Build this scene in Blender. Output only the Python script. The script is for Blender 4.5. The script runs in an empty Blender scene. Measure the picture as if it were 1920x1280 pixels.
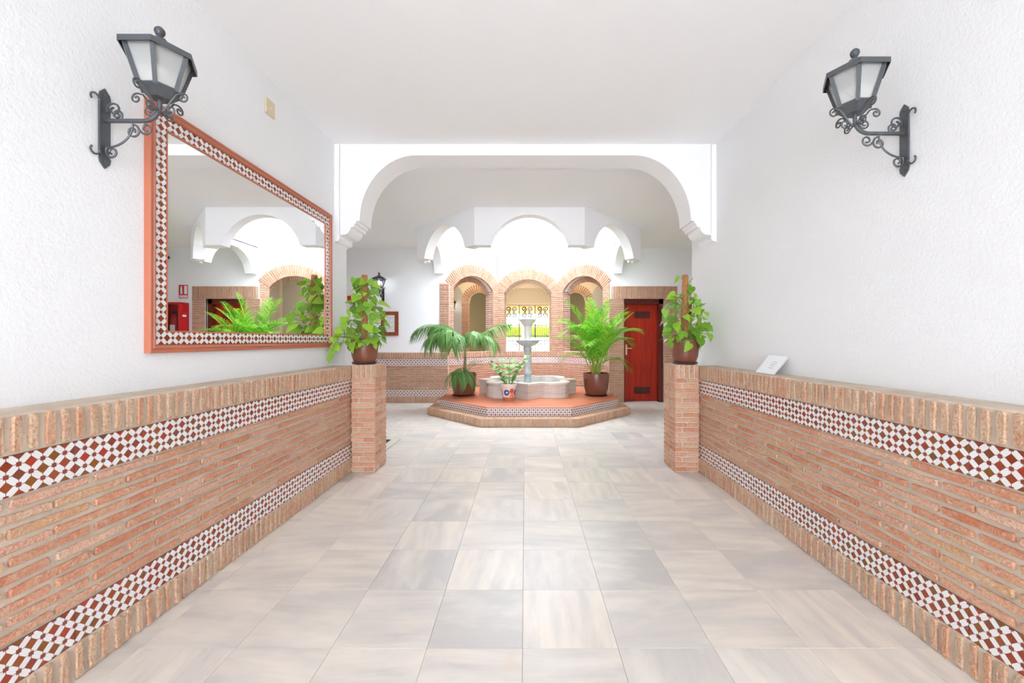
import bpy, math, random
from mathutils import Matrix, Vector
rng = random.Random(7)
S = bpy.context.scene
COL = S.collection
PI = math.pi

# ------------------------------------------------------------------ camera
FPX, H_EYE = 770.0, 1.286          # focal length in pixels of the 1920 frame, eye height
cam_d = bpy.data.cameras.new('camera')
cam_d.sensor_fit = 'HORIZONTAL'
cam_d.sensor_width = 36.0
cam_d.lens = FPX / 1920 * 36.0
cam_d.shift_x = -25 / 1920
cam_d.shift_y = -2 / 1920
cam_d.clip_start = 0.05
cam = bpy.data.objects.new('camera', cam_d)
COL.objects.link(cam)
cam.location = (0, 0, H_EYE)
cam.rotation_euler = (PI / 2, 0, 0)
S.camera = cam

# ------------------------------------------------------------------ world: bright overcast sky
W = bpy.data.worlds.new('sky'); S.world = W; W.use_nodes = True
bg = W.node_tree.nodes['Background']
bg.inputs[0].default_value = (0.81, 0.905, 1.0, 1)
bg.inputs[1].default_value = 4.2
S.view_settings.view_transform = 'Standard'
S.view_settings.look = 'None'
S.view_settings.gamma = 1.0
S.view_settings.use_curve_mapping = False
S.view_settings.exposure = 1.63
S.cycles.max_bounces = 11
S.cycles.diffuse_bounces = 7
S.cycles.glossy_bounces = 5
S.cycles.sample_clamp_indirect = 8.0
S.cycles.use_denoising = True
S.cycles.use_adaptive_sampling = True
S.cycles.adaptive_threshold = 0.02


# ================================================================== materials
def new_mat(name):
    m = bpy.data.materials.new(name); m.use_nodes = True
    nt = m.node_tree
    return m, nt, nt.nodes['Principled BSDF']


class N:
    """tiny node-graph helper"""
    def __init__(s, nt): s.nt = nt
    def add(s, t, **kw):
        n = s.nt.nodes.new(t)
        for k, v in kw.items(): setattr(n, k, v)
        return n
    def link(s, a, b): s.nt.links.new(a, b)
    def math(s, op, a, b=None):
        n = s.add('ShaderNodeMath', operation=op)
        for i, v in enumerate((a, b)):
            if v is None: continue
            if hasattr(v, 'is_output'): s.link(v, n.inputs[i])
            else: n.inputs[i].default_value = v
        return n.outputs[0]
    def ramp(s, fac, stops, interp='LINEAR'):
        n = s.add('ShaderNodeValToRGB'); cr = n.color_ramp; cr.interpolation = interp
        while len(cr.elements) < len(stops): cr.elements.new(0.5)
        for e, (p, c) in zip(cr.elements, stops):
            e.position = p; e.color = (*c, 1)
        s.link(fac, n.inputs[0]); return n.outputs[0]
    def mix(s, fac, a, b, mode='MIX'):
        n = s.add('ShaderNodeMix', data_type='RGBA', blend_type=mode)
        for sock, v in ((n.inputs[0], fac), (n.inputs[6], a), (n.inputs[7], b)):
            if hasattr(v, 'is_output'): s.link(v, sock)
            elif isinstance(v, tuple): sock.default_value = (*v, 1)
            else: sock.default_value = v
        return n.outputs[2]
    def noise(s, vec, scale, detail=3, rough=0.55, w=None):
        n = s.add('ShaderNodeTexNoise'); n.inputs['Scale'].default_value = scale
        n.inputs['Detail'].default_value = detail; n.inputs['Roughness'].default_value = rough
        if w is not None:
            n.noise_dimensions = '4D'; s.link(w, n.inputs['W'])
        if vec is not None: s.link(vec, n.inputs['Vector'])
        return n.outputs['Fac']
    def bump(s, h, strength, dist, bsdf):
        n = s.add('ShaderNodeBump'); n.inputs['Strength'].default_value = strength
        n.inputs['Distance'].default_value = dist
        s.link(h, n.inputs['Height']); s.link(n.outputs[0], bsdf.inputs['Normal'])


def flat_mat(name, col, rough=0.5, metal=0.0, spec=0.5, bump=0, bscale=60, var=0.0, vscale=8):
    m, nt, b = new_mat(name); g = N(nt)
    b.inputs['Base Color'].default_value = (*col, 1)
    b.inputs['Roughness'].default_value = rough
    b.inputs['Metallic'].default_value = metal
    b.inputs['Specular IOR Level'].default_value = spec
    if var or bump:
        co = g.add('ShaderNodeTexCoord').outputs['Object']
        if var:
            f = g.noise(co, vscale, 4)
            g.link(g.ramp(f, [(0.25, tuple(c * (1 - var) for c in col)), (0.75, tuple(min(1, c * (1 + var)) for c in col))]), b.inputs['Base Color'])
        if bump: g.bump(g.noise(co, bscale, 4), bump, 0.01, b)
    return m


def rand_value(g):
    """a value per object and per loose piece"""
    oi = g.add('ShaderNodeObjectInfo').outputs['Random']
    ge = g.add('ShaderNodeNewGeometry').outputs['Random Per Island']
    return g.math('FRACT', g.math('ADD', oi, ge))


def brick_mat(name, stops, dusty=0.45, dust=(0.62, 0.47, 0.34)):
    m, nt, b = new_mat(name); g = N(nt)
    r = rand_value(g)
    co = g.add('ShaderNodeTexCoord').outputs['Object']
    base = g.ramp(r, stops)
    w = g.math('MULTIPLY', r, 40.0)
    n1 = g.noise(co, 22, 4, 0.6, w)
    n2 = g.noise(co, 90, 4, 0.65, w)
    n3 = g.noise(co, 45, 5, 0.7, w)
    c = g.mix(g.ramp(n1, [(0.40, (0, 0, 0)), (0.62, (dusty,) * 3)]), base, dust)
    c = g.mix(g.ramp(n2, [(0.35, (0.55,) * 3), (0.55, (0, 0, 0))]), c, (0.50, 0.16, 0.07))
    c = g.mix(g.ramp(n3, [(0.56, (0, 0, 0)), (0.70, (0.75,) * 3)]), c, (0.74, 0.56, 0.42))
    g.link(c, b.inputs['Base Color'])
    b.inputs['Roughness'].default_value = 0.85
    b.inputs['Specular IOR Level'].default_value = 0.25
    g.bump(g.math('ADD', g.math('ADD', n2, n3), n1), 0.75, 0.009, b)
    return m


def mortar_mat(name, col):
    m, nt, b = new_mat(name); g = N(nt)
    co = g.add('ShaderNodeTexCoord').outputs['Object']
    n1 = g.noise(co, 9, 4); n2 = g.noise(co, 120, 4, 0.7)
    g.link(g.ramp(n1, [(0.3, tuple(c * 0.84 for c in col)), (0.7, tuple(min(1, c * 1.1) for c in col))]), b.inputs['Base Color'])
    b.inputs['Roughness'].default_value = 0.95
    b.inputs['Specular IOR Level'].default_value = 0.15
    g.bump(g.math('ADD', n1, n2), 0.5, 0.006, b)
    return m


def stucco_mat(name, col, strength=0.35):
    m, nt, b = new_mat(name); g = N(nt)
    b.inputs['Base Color'].default_value = (*col, 1)
    b.inputs['Roughness'].default_value = 0.9
    b.inputs['Specular IOR Level'].default_value = 0.15
    co = g.add('ShaderNodeTexCoord').outputs['Object']
    g.bump(g.math('ADD', g.noise(co, 55, 2, 0.5), g.math('MULTIPLY', g.noise(co, 130, 2), 0.5)), strength, 0.008, b)
    return m


def azulejo_mat(name, zoff, pitch=0.06925):
    """printed geometric star-and-diamond tile; object space x = along the band, z = up"""
    m, nt, b = new_mat(name); g = N(nt)
    tc = g.add('ShaderNodeTexCoord').outputs['Object']
    sep = g.add('ShaderNodeSeparateXYZ'); g.link(tc, sep.inputs[0])
    x = g.math('DIVIDE', sep.outputs[0], pitch)
    z = g.math('ADD', g.math('DIVIDE', sep.outputs[2], pitch), zoff)
    u = g.math('ADD', x, z); v = g.math('SUBTRACT', x, z)
    ru = g.math('ROUND', u); rv = g.math('ROUND', v)
    du = g.math('ABSOLUTE', g.math('SUBTRACT', u, ru)); dv = g.math('ABSOLUTE', g.math('SUBTRACT', v, rv))
    mx = g.math('MAXIMUM', du, dv)
    diamond = g.math('LESS_THAN', mx, 0.285)
    su = g.math('SUBTRACT', 0.5, du); sv = g.math('SUBTRACT', 0.5, dv)
    star = g.math('MAXIMUM', g.math('LESS_THAN', g.math('MAXIMUM', su, sv), 0.14),
                  g.math('LESS_THAN', g.math('ADD', su, sv), 0.22))
    # thin link between star and diamond corner
    lk = g.math('MULTIPLY', g.math('LESS_THAN', g.math('ABSOLUTE', g.math('SUBTRACT', du, dv)), 0.03),
                g.math('GREATER_THAN', mx, 0.28))
    comb = g.add('ShaderNodeCombineXYZ')
    g.link(ru, comb.inputs[0]); g.link(rv, comb.inputs[1])
    g.link(g.math('MULTIPLY', g.add('ShaderNodeObjectInfo').outputs['Random'], 57.0), comb.inputs[2])
    wn = g.add('ShaderNodeTexWhiteNoise'); g.link(comb.outputs[0], wn.inputs['Vector'])
    dcol = g.ramp(wn.outputs['Value'], [(0.0, (0.24, 0.035, 0.014)), (0.3, (0.32, 0.055, 0.018)), (0.5, (0.25, 0.09, 0.012)),
                                        (0.7, (0.20, 0.05, 0.03)), (0.85, (0.40, 0.035, 0.018)), (1.0, (0.17, 0.085, 0.018))])
    nz = g.noise(tc, 160, 3)
    dcol = g.mix(g.ramp(nz, [(0.4, (0, 0, 0)), (0.75, (0.35,) * 3)]), dcol, (0.12, 0.02, 0.015))
    c = g.mix(g.math('MAXIMUM', star, lk), (0.76, 0.735, 0.72), (0.24, 0.05, 0.028))
    c = g.mix(diamond, c, dcol)
    g.link(c, b.inputs['Base Color'])
    b.inputs['Roughness'].default_value = 0.22
    g.bump(g.math('MAXIMUM', diamond, star), 0.2, 0.0015, b)
    return m


def marble_floor_mat(name):
    m, nt, b = new_mat(name); g = N(nt)
    r = rand_value(g)
    tc = g.add('ShaderNodeTexCoord').outputs['Object']
    # each slab: veins along its own direction
    turn = g.math('MULTIPLY', g.math('ROUND', g.math('FRACT', g.math('MULTIPLY', r, 7.31))), PI / 2)
    turn = g.math('ADD', turn, g.math('MULTIPLY', g.math('SUBTRACT', g.math('FRACT', g.math('MULTIPLY', r, 23.7)), 0.5), 0.35))
    rot = g.add('ShaderNodeVectorRotate', rotation_type='Z_AXIS')
    g.link(tc, rot.inputs['Vector']); g.link(turn, rot.inputs['Angle'])
    mp = g.add('ShaderNodeMapping'); mp.inputs['Scale'].default_value = (1.2, 9.0, 1.0)
    g.link(rot.outputs[0], mp.inputs[0])
    w = g.math('MULTIPLY', r, 60.0)
    streak = g.noise(mp.outputs[0], 1.6, 5, 0.6, w)
    mp2 = g.add('ShaderNodeMapping'); mp2.inputs['Scale'].default_value = (2.0, 5.0, 1.0)
    g.link(rot.outputs[0], mp2.inputs[0])
    cloud = g.noise(mp2.outputs[0], 1.1, 4, 0.55, w)
    tone = g.ramp(g.math('FRACT', g.math('MULTIPLY', r, 3.7)),
                  [(0.0, (0.60, 0.55, 0.50)), (0.2, (0.72, 0.645, 0.57)), (0.45, (0.77, 0.675, 0.57)),
                   (0.65, (0.66, 0.60, 0.54)), (0.8, (0.51, 0.48, 0.45)), (1.0, (0.75, 0.68, 0.605))])
    c = g.mix(g.ramp(streak, [(0.35, (0, 0, 0)), (0.65, (0.75,) * 3)]), tone, (0.52, 0.49, 0.47))
    c = g.mix(g.ramp(cloud, [(0.45, (0, 0, 0)), (0.72, (0.7,) * 3)]), c, (0.83, 0.75, 0.66))
    stain = g.noise(tc, 5.0, 2, 0.5, g.math('ADD', w, 9.0))
    c = g.mix(g.ramp(stain, [(0.70, (0, 0, 0)), (0.80, (0.4,) * 3)]), c, (0.75, 0.52, 0.30))
    g.link(c, b.inputs['Base Color'])
    b.inputs['Roughness'].default_value = 0.30
    b.inputs['Specular IOR Level'].default_value = 0.4
    return m


def wood_mat(name, dark, light, rough=0.3):
    m, nt, b = new_mat(name); g = N(nt)
    tc = g.add('ShaderNodeTexCoord').outputs['Object']
    mp = g.add('ShaderNodeMapping'); mp.inputs['Scale'].default_value = (14, 14, 0.9)
    g.link(tc, mp.inputs[0])
    n = g.noise(mp.outputs[0], 2.2, 5, 0.6)
    g.link(g.ramp(n, [(0.3, dark), (0.7, light)]), b.inputs['Base Color'])
    b.inputs['Roughness'].default_value = rough
    b.inputs['Specular IOR Level'].default_value = 0.3
    return m


def leaf_mat(name, stops, trans=0.25, nscale=18, spots=None):
    m, nt, b = new_mat(name); g = N(nt)
    r = rand_value(g)
    co = g.add('ShaderNodeTexCoord').outputs['Object']
    c = g.ramp(r, stops)
    if spots:
        n = g.noise(co, nscale, 3, 0.6, g.math('MULTIPLY', r, 30.0))
        c = g.mix(g.ramp(n, [(0.55, (0, 0, 0)), (0.64, (0.8,) * 3)]), c, spots)
    g.link(c, b.inputs['Base Color'])
    b.inputs['Roughness'].default_value = 0.42
    b.inputs['Specular IOR Level'].default_value = 0.35
    if trans:
        t = g.add('ShaderNodeBsdfTranslucent'); g.link(c, t.inputs[0])
        mx = g.add('ShaderNodeMixShader'); mx.inputs[0].default_value = trans
        out = nt.nodes['Material Output']
        g.link(b.outputs[0], mx.inputs[1]); g.link(t.outputs[0], mx.inputs[2]); g.link(mx.outputs[0], out.inputs[0])
    return m


def emit_mat(name, col, strength):
    m, nt, b = new_mat(name)
    b.inputs['Base Color'].default_value = (*col, 1)
    b.inputs['Emission Color'].default_value = (*col, 1)
    b.inputs['Emission Strength'].default_value = strength
    return m


def glass_mat(name, col, rough, trans=1.0, ior=1.45):
    m, nt, b = new_mat(name)
    b.inputs['Base Color'].default_value = (*col, 1)
    b.inputs['Roughness'].default_value = rough
    b.inputs['Transmission Weight'].default_value = trans
    b.inputs['IOR'].default_value = ior
    return m


BRICK_STOPS = [(0.0, (0.60, 0.25, 0.145)), (0.22, (0.65, 0.31, 0.19)), (0.42, (0.70, 0.40, 0.27)), (0.58, (0.56, 0.19, 0.10)),
               (0.72, (0.66, 0.41, 0.23)), (0.86, (0.68, 0.37, 0.27)), (1.0, (0.72, 0.47, 0.34))]
SOLD_STOPS = [(0.0, (0.54, 0.31, 0.20)), (0.3, (0.62, 0.40, 0.27)), (0.55, (0.58, 0.29, 0.17)), (0.75, (0.64, 0.46, 0.31)), (1.0, (0.52, 0.34, 0.24))]
FAR_STOPS = [(0.0, (0.44, 0.225, 0.15)), (0.3, (0.52, 0.29, 0.20)), (0.6, (0.47, 0.25, 0.17)), (0.8, (0.56, 0.35, 0.25)), (1.0, (0.40, 0.195, 0.125))]
M = dict(
    white=stucco_mat('white_stucco', (0.82, 0.815, 0.82), 0.26),
    smooth=stucco_mat('white_plaster', (0.89, 0.88, 0.89), 0.06),
    cream=stucco_mat('cream_plaster', (0.84, 0.76, 0.62), 0.08),
    greywall=stucco_mat('grey_plaster', (0.55, 0.54, 0.52), 0.1),
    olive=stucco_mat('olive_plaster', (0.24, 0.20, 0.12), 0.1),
    brick=brick_mat('brick', BRICK_STOPS),
    soldier=brick_mat('brick_on_end', SOLD_STOPS, 0.6),
    farbrick=brick_mat('brick_far', FAR_STOPS, 0.35),
    mortar=mortar_mat('mortar', (0.60, 0.495, 0.395)),
    farmortar=mortar_mat('mortar_pale', (0.60, 0.44, 0.34)),
    tile=azulejo_mat('patterned_tile', 0.5),
    tile1=azulejo_mat('patterned_tile_border', 0.0),
    floor=marble_floor_mat('marble_floor'),
    grout=flat_mat('grout', (0.55, 0.51, 0.47), 0.9),
    marble=flat_mat('fountain_marble', (0.66, 0.62, 0.58), 0.4, var=0.14, vscale=6),
    marblegrey=flat_mat('fountain_grey_marble', (0.50, 0.52, 0.53), 0.4, var=0.2, vscale=9),
    strata=None,
    terracotta=flat_mat('terracotta', (0.55, 0.17, 0.085), 0.45, var=0.15, vscale=5),
    framewood=flat_mat('painted_frame', (0.50, 0.155, 0.085), 0.42, var=0.06),
    iron=flat_mat('wrought_iron', (0.045, 0.047, 0.052), 0.38, metal=0.35, bump=0.15, bscale=150),
    ironlight=flat_mat('painted_iron', (0.085, 0.09, 0.10), 0.4, metal=0.2, bump=0.1, bscale=150),
    pane=glass_mat('frosted_pane', (0.93, 0.92, 0.90), 0.42, 0.72, 1.15),
    glass=glass_mat('clear_glass', (0.97, 0.98, 0.97), 0.02, 1.0, 1.2),
    globe=flat_mat('opal_bulb', (0.9, 0.9, 0.88), 0.25),
    lit=emit_mat('lit_bulb', (0.86, 0.95, 1.0), 30.0),
    warm=emit_mat('warm_bulb', (1.0, 0.78, 0.50), 26.0),
    door=wood_mat('mahogany', (0.26, 0.008, 0.003), (0.47, 0.028, 0.006), 0.30),
    doorframe=wood_mat('mahogany_dark', (0.085, 0.012, 0.008), (0.16, 0.022, 0.012), 0.35),
    dark=flat_mat('dark_slot', (0.03, 0.012, 0.01), 0.6),
    brass=flat_mat('satin_brass', (0.75, 0.62, 0.38), 0.3, metal=0.9),
    wood=wood_mat('notice_frame_wood', (0.22, 0.045, 0.02), (0.34, 0.085, 0.03), 0.35),
    paper=flat_mat('paper', (0.86, 0.86, 0.87), 0.7),
    ink=flat_mat('grey_ink', (0.42, 0.43, 0.45), 0.8),
    potbrown=flat_mat('glazed_brown_pot', (0.19, 0.062, 0.036), 0.28, var=0.18, vscale=7),
    saucer=flat_mat('dark_saucer', (0.075, 0.028, 0.022), 0.35),
    soil=flat_mat('soil', (0.05, 0.032, 0.02), 0.95, bump=0.6, bscale=70),
    coir=flat_mat('coir_pole', (0.44, 0.19, 0.075), 0.95, bump=0.8, bscale=120, var=0.25, vscale=30),
    stem=flat_mat('green_stem', (0.22, 0.32, 0.06), 0.5),
    cane=flat_mat('yellow_green_cane', (0.38, 0.42, 0.07), 0.45, var=0.2),
    trunk=flat_mat('palm_trunk', (0.34, 0.24, 0.13), 0.8, var=0.3, vscale=40),
    pothos=leaf_mat('pothos_leaf', [(0, (0.10, 0.28, 0.02)), (0.3, (0.20, 0.44, 0.03)), (0.6, (0.36, 0.60, 0.05)), (0.8, (0.24, 0.48, 0.03)), (1, (0.07, 0.21, 0.02))], 0.25, 22, (0.62, 0.72, 0.14)),
    kentia=leaf_mat('kentia_leaf', [(0, (0.07, 0.19, 0.035)), (0.5, (0.12, 0.27, 0.06)), (1, (0.22, 0.38, 0.12))], 0.2),
    areca=leaf_mat('areca_leaf', [(0, (0.07, 0.33, 0.02)), (0.4, (0.13, 0.45, 0.025)), (0.75, (0.28, 0.58, 0.04)), (1, (0.48, 0.64, 0.06))], 0.3),
    zz=leaf_mat('variegated_leaf', [(0, (0.10, 0.27, 0.05)), (0.6, (0.20, 0.38, 0.09)), (1, (0.30, 0.44, 0.16))], 0.2, 6, (0.60, 0.66, 0.42)),
    hedge=leaf_mat('hedge_leaf', [(0, (0.30, 0.42, 0.02)), (0.5, (0.48, 0.56, 0.03)), (1, (0.38, 0.50, 0.03))], 0.2),
    potwhite=flat_mat('white_glazed_pot', (0.80, 0.74, 0.68), 0.3),
    blue=flat_mat('blue_glaze', (0.05, 0.03, 0.22), 0.3),
    red=flat_mat('red_glaze', (0.55, 0.03, 0.02), 0.3),
    orange=flat_mat('orange_glaze', (0.85, 0.22, 0.03), 0.3),
    safety=flat_mat('safety_red', (0.55, 0.008, 0.012), 0.35),
    signred=flat_mat('sign_red', (0.60, 0.02, 0.05), 0.5),
    signwhite=flat_mat('sign_white', (0.85, 0.85, 0.85), 0.6),
    plate=flat_mat('yellowed_plastic', (0.68, 0.58, 0.40), 0.5, var=0.08, vscale=20),
    whiteplastic=flat_mat('white_plastic', (0.8, 0.8, 0.8), 0.4),
    mat=flat_mat('door_mat_fibre', (0.035, 0.033, 0.032), 1.0, bump=0.8, bscale=200),
    matborder=flat_mat('pale_marble_border', (0.66, 0.62, 0.52), 0.4, var=0.06),
    ground=flat_mat('pale_paving', (0.76, 0.73, 0.69), 0.9, var=0.08, vscale=2),
    water=glass_mat('water', (0.80, 0.87, 0.88), 0.03, 0.9, 1.33),
)
mm, nt, b = new_mat('banded_marble'); g = N(nt)
mp = g.add('ShaderNodeMapping'); mp.inputs['Scale'].default_value = (1.3, 1.3, 13.0)
g.link(g.add('ShaderNodeTexCoord').outputs['Object'], mp.inputs[0])
g.link(g.ramp(g.noise(mp.outputs[0], 1.6, 4, 0.6), [(0.3, (0.52, 0.48, 0.455)), (0.5, (0.66, 0.59, 0.53)), (0.7, (0.72, 0.66, 0.60))]), b.inputs['Base Color'])
b.inputs['Roughness'].default_value = 0.42
M['strata'] = mm
mm, nt, b = new_mat('mirror_glass')
b.inputs['Base Color'].default_value = (0.93, 0.94, 0.94, 1)
b.inputs['Metallic'].default_value = 1.0; b.inputs['Roughness'].default_value = 0.0
M['mirror'] = mm


# ================================================================== mesh helpers
class MB:
    def __init__(s): s.v = []; s.f = []
    def add(s, v, f, mx=None):
        o = len(s.v)
        s.v += [tuple(mx @ Vector(p)) for p in v] if mx is not None else [tuple(p) for p in v]
        s.f += [tuple(i + o for i in q) for q in f]
        return s
    def box(s, x0, x1, y0, y1, z0, z1, mx=None):
        v = [(x0, y0, z0), (x1, y0, z0), (x1, y1, z0), (x0, y1, z0), (x0, y0, z1), (x1, y0, z1), (x1, y1, z1), (x0, y1, z1)]
        return s.add(v, [(0, 3, 2, 1), (4, 5, 6, 7), (0, 1, 5, 4), (1, 2, 6, 5), (2, 3, 7, 6), (3, 0, 4, 7)], mx)
    def bevbox(s, x0, x1, y0, y1, z0, z1, b, mx=None):
        """box with chamfered edges"""
        v = []; f = []
        for zz, i in ((z0, b), (z0 + b, 0), (z1 - b, 0), (z1, b)):
            xa, xb, ya, yb = x0 + i, x1 - i, y0 + i, y1 - i
            c = b if i == 0 else b * 0.4
            v += [(xa + c, ya, zz), (xb - c, ya, zz), (xb, ya + c, zz), (xb, yb - c, zz), (xb - c, yb, zz), (xa + c, yb, zz), (xa, yb - c, zz), (xa, ya + c, zz)]
        f.append(tuple(range(7, -1, -1)))
        for r in range(3):
            for k in range(8):
                a, c2 = r * 8 + k, r * 8 + (k + 1) % 8
                f.append((a, c2, c2 + 8, a + 8))
        f.append(tuple(range(24, 32)))
        return s.add(v, f, mx)
    def lathe(s, prof, n=24, mx=None, cap=True):
        v = []; f = []
        for r, z in prof:
            for k in range(n):
                a = 2 * PI * k / n
                v.append((r * math.cos(a), r * math.sin(a), z))
        for i in range(len(prof) - 1):
            for k in range(n):
                a, b2 = i * n + k, i * n + (k + 1) % n
                f.append((a, b2, b2 + n, a + n))
        if cap:
            f.append(tuple(range(n - 1, -1, -1)))
            f.append(tuple(range((len(prof) - 1) * n, len(prof) * n)))
        return s.add(v, f, mx)
    def prism(s, poly, d0, d1, axis='y', mx=None):
        """extrude a closed 2D polygon; axis y: poly is (x,z), axis z: poly is (x,y)"""
        n = len(poly); v = []
        for d in (d0, d1):
            for a, b2 in poly:
                v.append((a, d, b2) if axis == 'y' else (a, b2, d))
        f = [tuple(range(n)), tuple(range(2 * n - 1, n - 1, -1))]
        for k in range(n):
            j = (k + 1) % n
            f.append((k, k + n, j + n, j))
        if axis == 'z':
            f = [tuple(reversed(q)) for q in f]
        return s.add(v, f, mx)
    def tube(s, pts, r, n=6, mx=None, closed=False):
        pts = [Vector(p) for p in pts]; m = len(pts)
        rr = r if isinstance(r, (list, tuple)) else [r] * m
        v = []; f = []
        t0 = (pts[1] - pts[0]).normalized()
        up = Vector((0, 0, 1)) if abs(t0.z) < 0.9 else Vector((1, 0, 0))
        nrm = t0.cross(up).normalized()
        for i, p in enumerate(pts):
            t = (pts[min(i + 1, m - 1)] - pts[max(i - 1, 0)])
            t = t.normalized() if t.length > 1e-9 else t0
            nrm = (nrm - t * nrm.dot(t))
            nrm = nrm.normalized() if nrm.length > 1e-6 else t.orthogonal().normalized()
            bn = t.cross(nrm)
            for k in range(n):
                a = 2 * PI * k / n
                v.append(p + (nrm * math.cos(a) + bn * math.sin(a)) * rr[i])
        for i in range(m - 1):
            for k in range(n):
                a, b2 = i * n + k, i * n + (k + 1) % n
                f.append((a, b2, b2 + n, a + n))
        f.append(tuple(range(n - 1, -1, -1))); f.append(tuple(range((m - 1) * n, m * n)))
        return s.add(v, f, mx)
    def mesh(s, name, mat, smooth=False):
        me = bpy.data.meshes.new(name); me.from_pydata(s.v, [], s.f)
        me.materials.append(mat)
        if smooth:
            me.polygons.foreach_set('use_smooth', [True] * len(me.polygons))
            try: me.set_sharp_from_angle(angle=math.radians(40))
            except Exception: pass
        me.update(); return me
    def obj(s, name, mat, parent=None, smooth=False, mx=None):
        return put(name, s.mesh(name, mat, smooth), parent, mx)


def put(name, me, parent=None, mx=None):
    o = bpy.data.objects.new(name, me); COL.objects.link(o)
    if parent: o.parent = parent
    if mx is not None: o.matrix_local = mx
    return o


def tag(o, label, cat, group=None, kind=None):
    o['label'] = label; o['category'] = cat
    if group: o['group'] = group
    if kind: o['kind'] = kind
    return o


def thing(name, label, cat, mx=None, group=None, kind=None):
    return tag(put(name, None, None, mx), label, cat, group, kind)


def T(x, y, z): return Matrix.Translation((x, y, z))
def RZ(a): return Matrix.Rotation(math.radians(a), 4, 'Z')
def RX(a): return Matrix.Rotation(math.radians(a), 4, 'X')
def RY(a): return Matrix.Rotation(math.radians(a), 4, 'Y')


def spiral(cx, cz, r0, a0, turns, sgn=1, n=22, shrink=0.25):
    """points of a scroll in the x-z plane starting at the rim"""
    out = []
    for i in range(n + 1):
        t = i / n
        r = r0 * (1 - (1 - shrink) * t)
        a = a0 + sgn * turns * 2 * PI * t
        out.append((cx + r * math.cos(a), 0, cz + r * math.sin(a)))
    return out


# ---- rustic bricks: a few shared variants, front face towards local -y, length along x
def brick_geo(L, Hh, D, jit=0.0024, bev=0.005, seed=0):
    r = random.Random(seed)
    hx, hz = L / 2, Hh / 2
    nx = 3
    base = [(-hx, -hz + bev), (-hx + bev, -hz)]
    base += [(-hx + L * i / nx, -hz) for i in range(1, nx)]
    base += [(hx - bev, -hz), (hx, -hz + bev), (hx, hz - bev), (hx - bev, hz)]
    base += [(hx - L * i / nx, hz) for i in range(1, nx)]
    base += [(-hx + bev, hz), (-hx, hz - bev)]
    out = [(x + r.uniform(-jit, jit), z + r.uniform(-jit, jit)) for x, z in base]
    n = len(out)
    v = [(x * (1 - 2 * bev / L * 0.8), -D + r.uniform(-jit, jit) * 0.7, z * (1 - 2 * bev / Hh * 0.6)) for x, z in out]
    v += [(x, -D + bev, z) for x, z in out] + [(x, 0, z) for x, z in out]
    f = [tuple(range(n))]
    for q in range(2):
        for k in range(n):
            j = (k + 1) % n
            f.append((q * n + k, q * n + n + k, q * n + n + j, q * n + j))
    return v, f


_bm = {}
def brick_mesh(L, Hh, D, mat, var):
    key = (round(L, 3), round(Hh, 3), round(D, 3), mat, var)
    if key not in _bm:
        v, f = brick_geo(L, Hh, D, seed=hash(key[:3]) % 1000 + var)
        _bm[key] = MB().add(v, f).mesh('brick', M[mat])
    return _bm[key]


_tm = {}
def tile_mesh(L, Hh, mat, D=0.008):
    key = (round(L, 4), round(Hh, 4), mat)
    if key not in _tm:
        _tm[key] = MB().bevbox(-L / 2, L / 2, -D, 0.0, -Hh / 2, Hh / 2, 0.0012).mesh('patterned_tile', M[mat])
    return _tm[key]


COURSE, SOLD = 0.049, 0.0492
# heights of the brick dado: soldier base, tile band, ten courses, tile band, soldier cap
Z_B, Z_T1, Z_C, Z_T2, Z_CAP = 0.135, 0.275, 0.765, 0.905, 1.04


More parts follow.
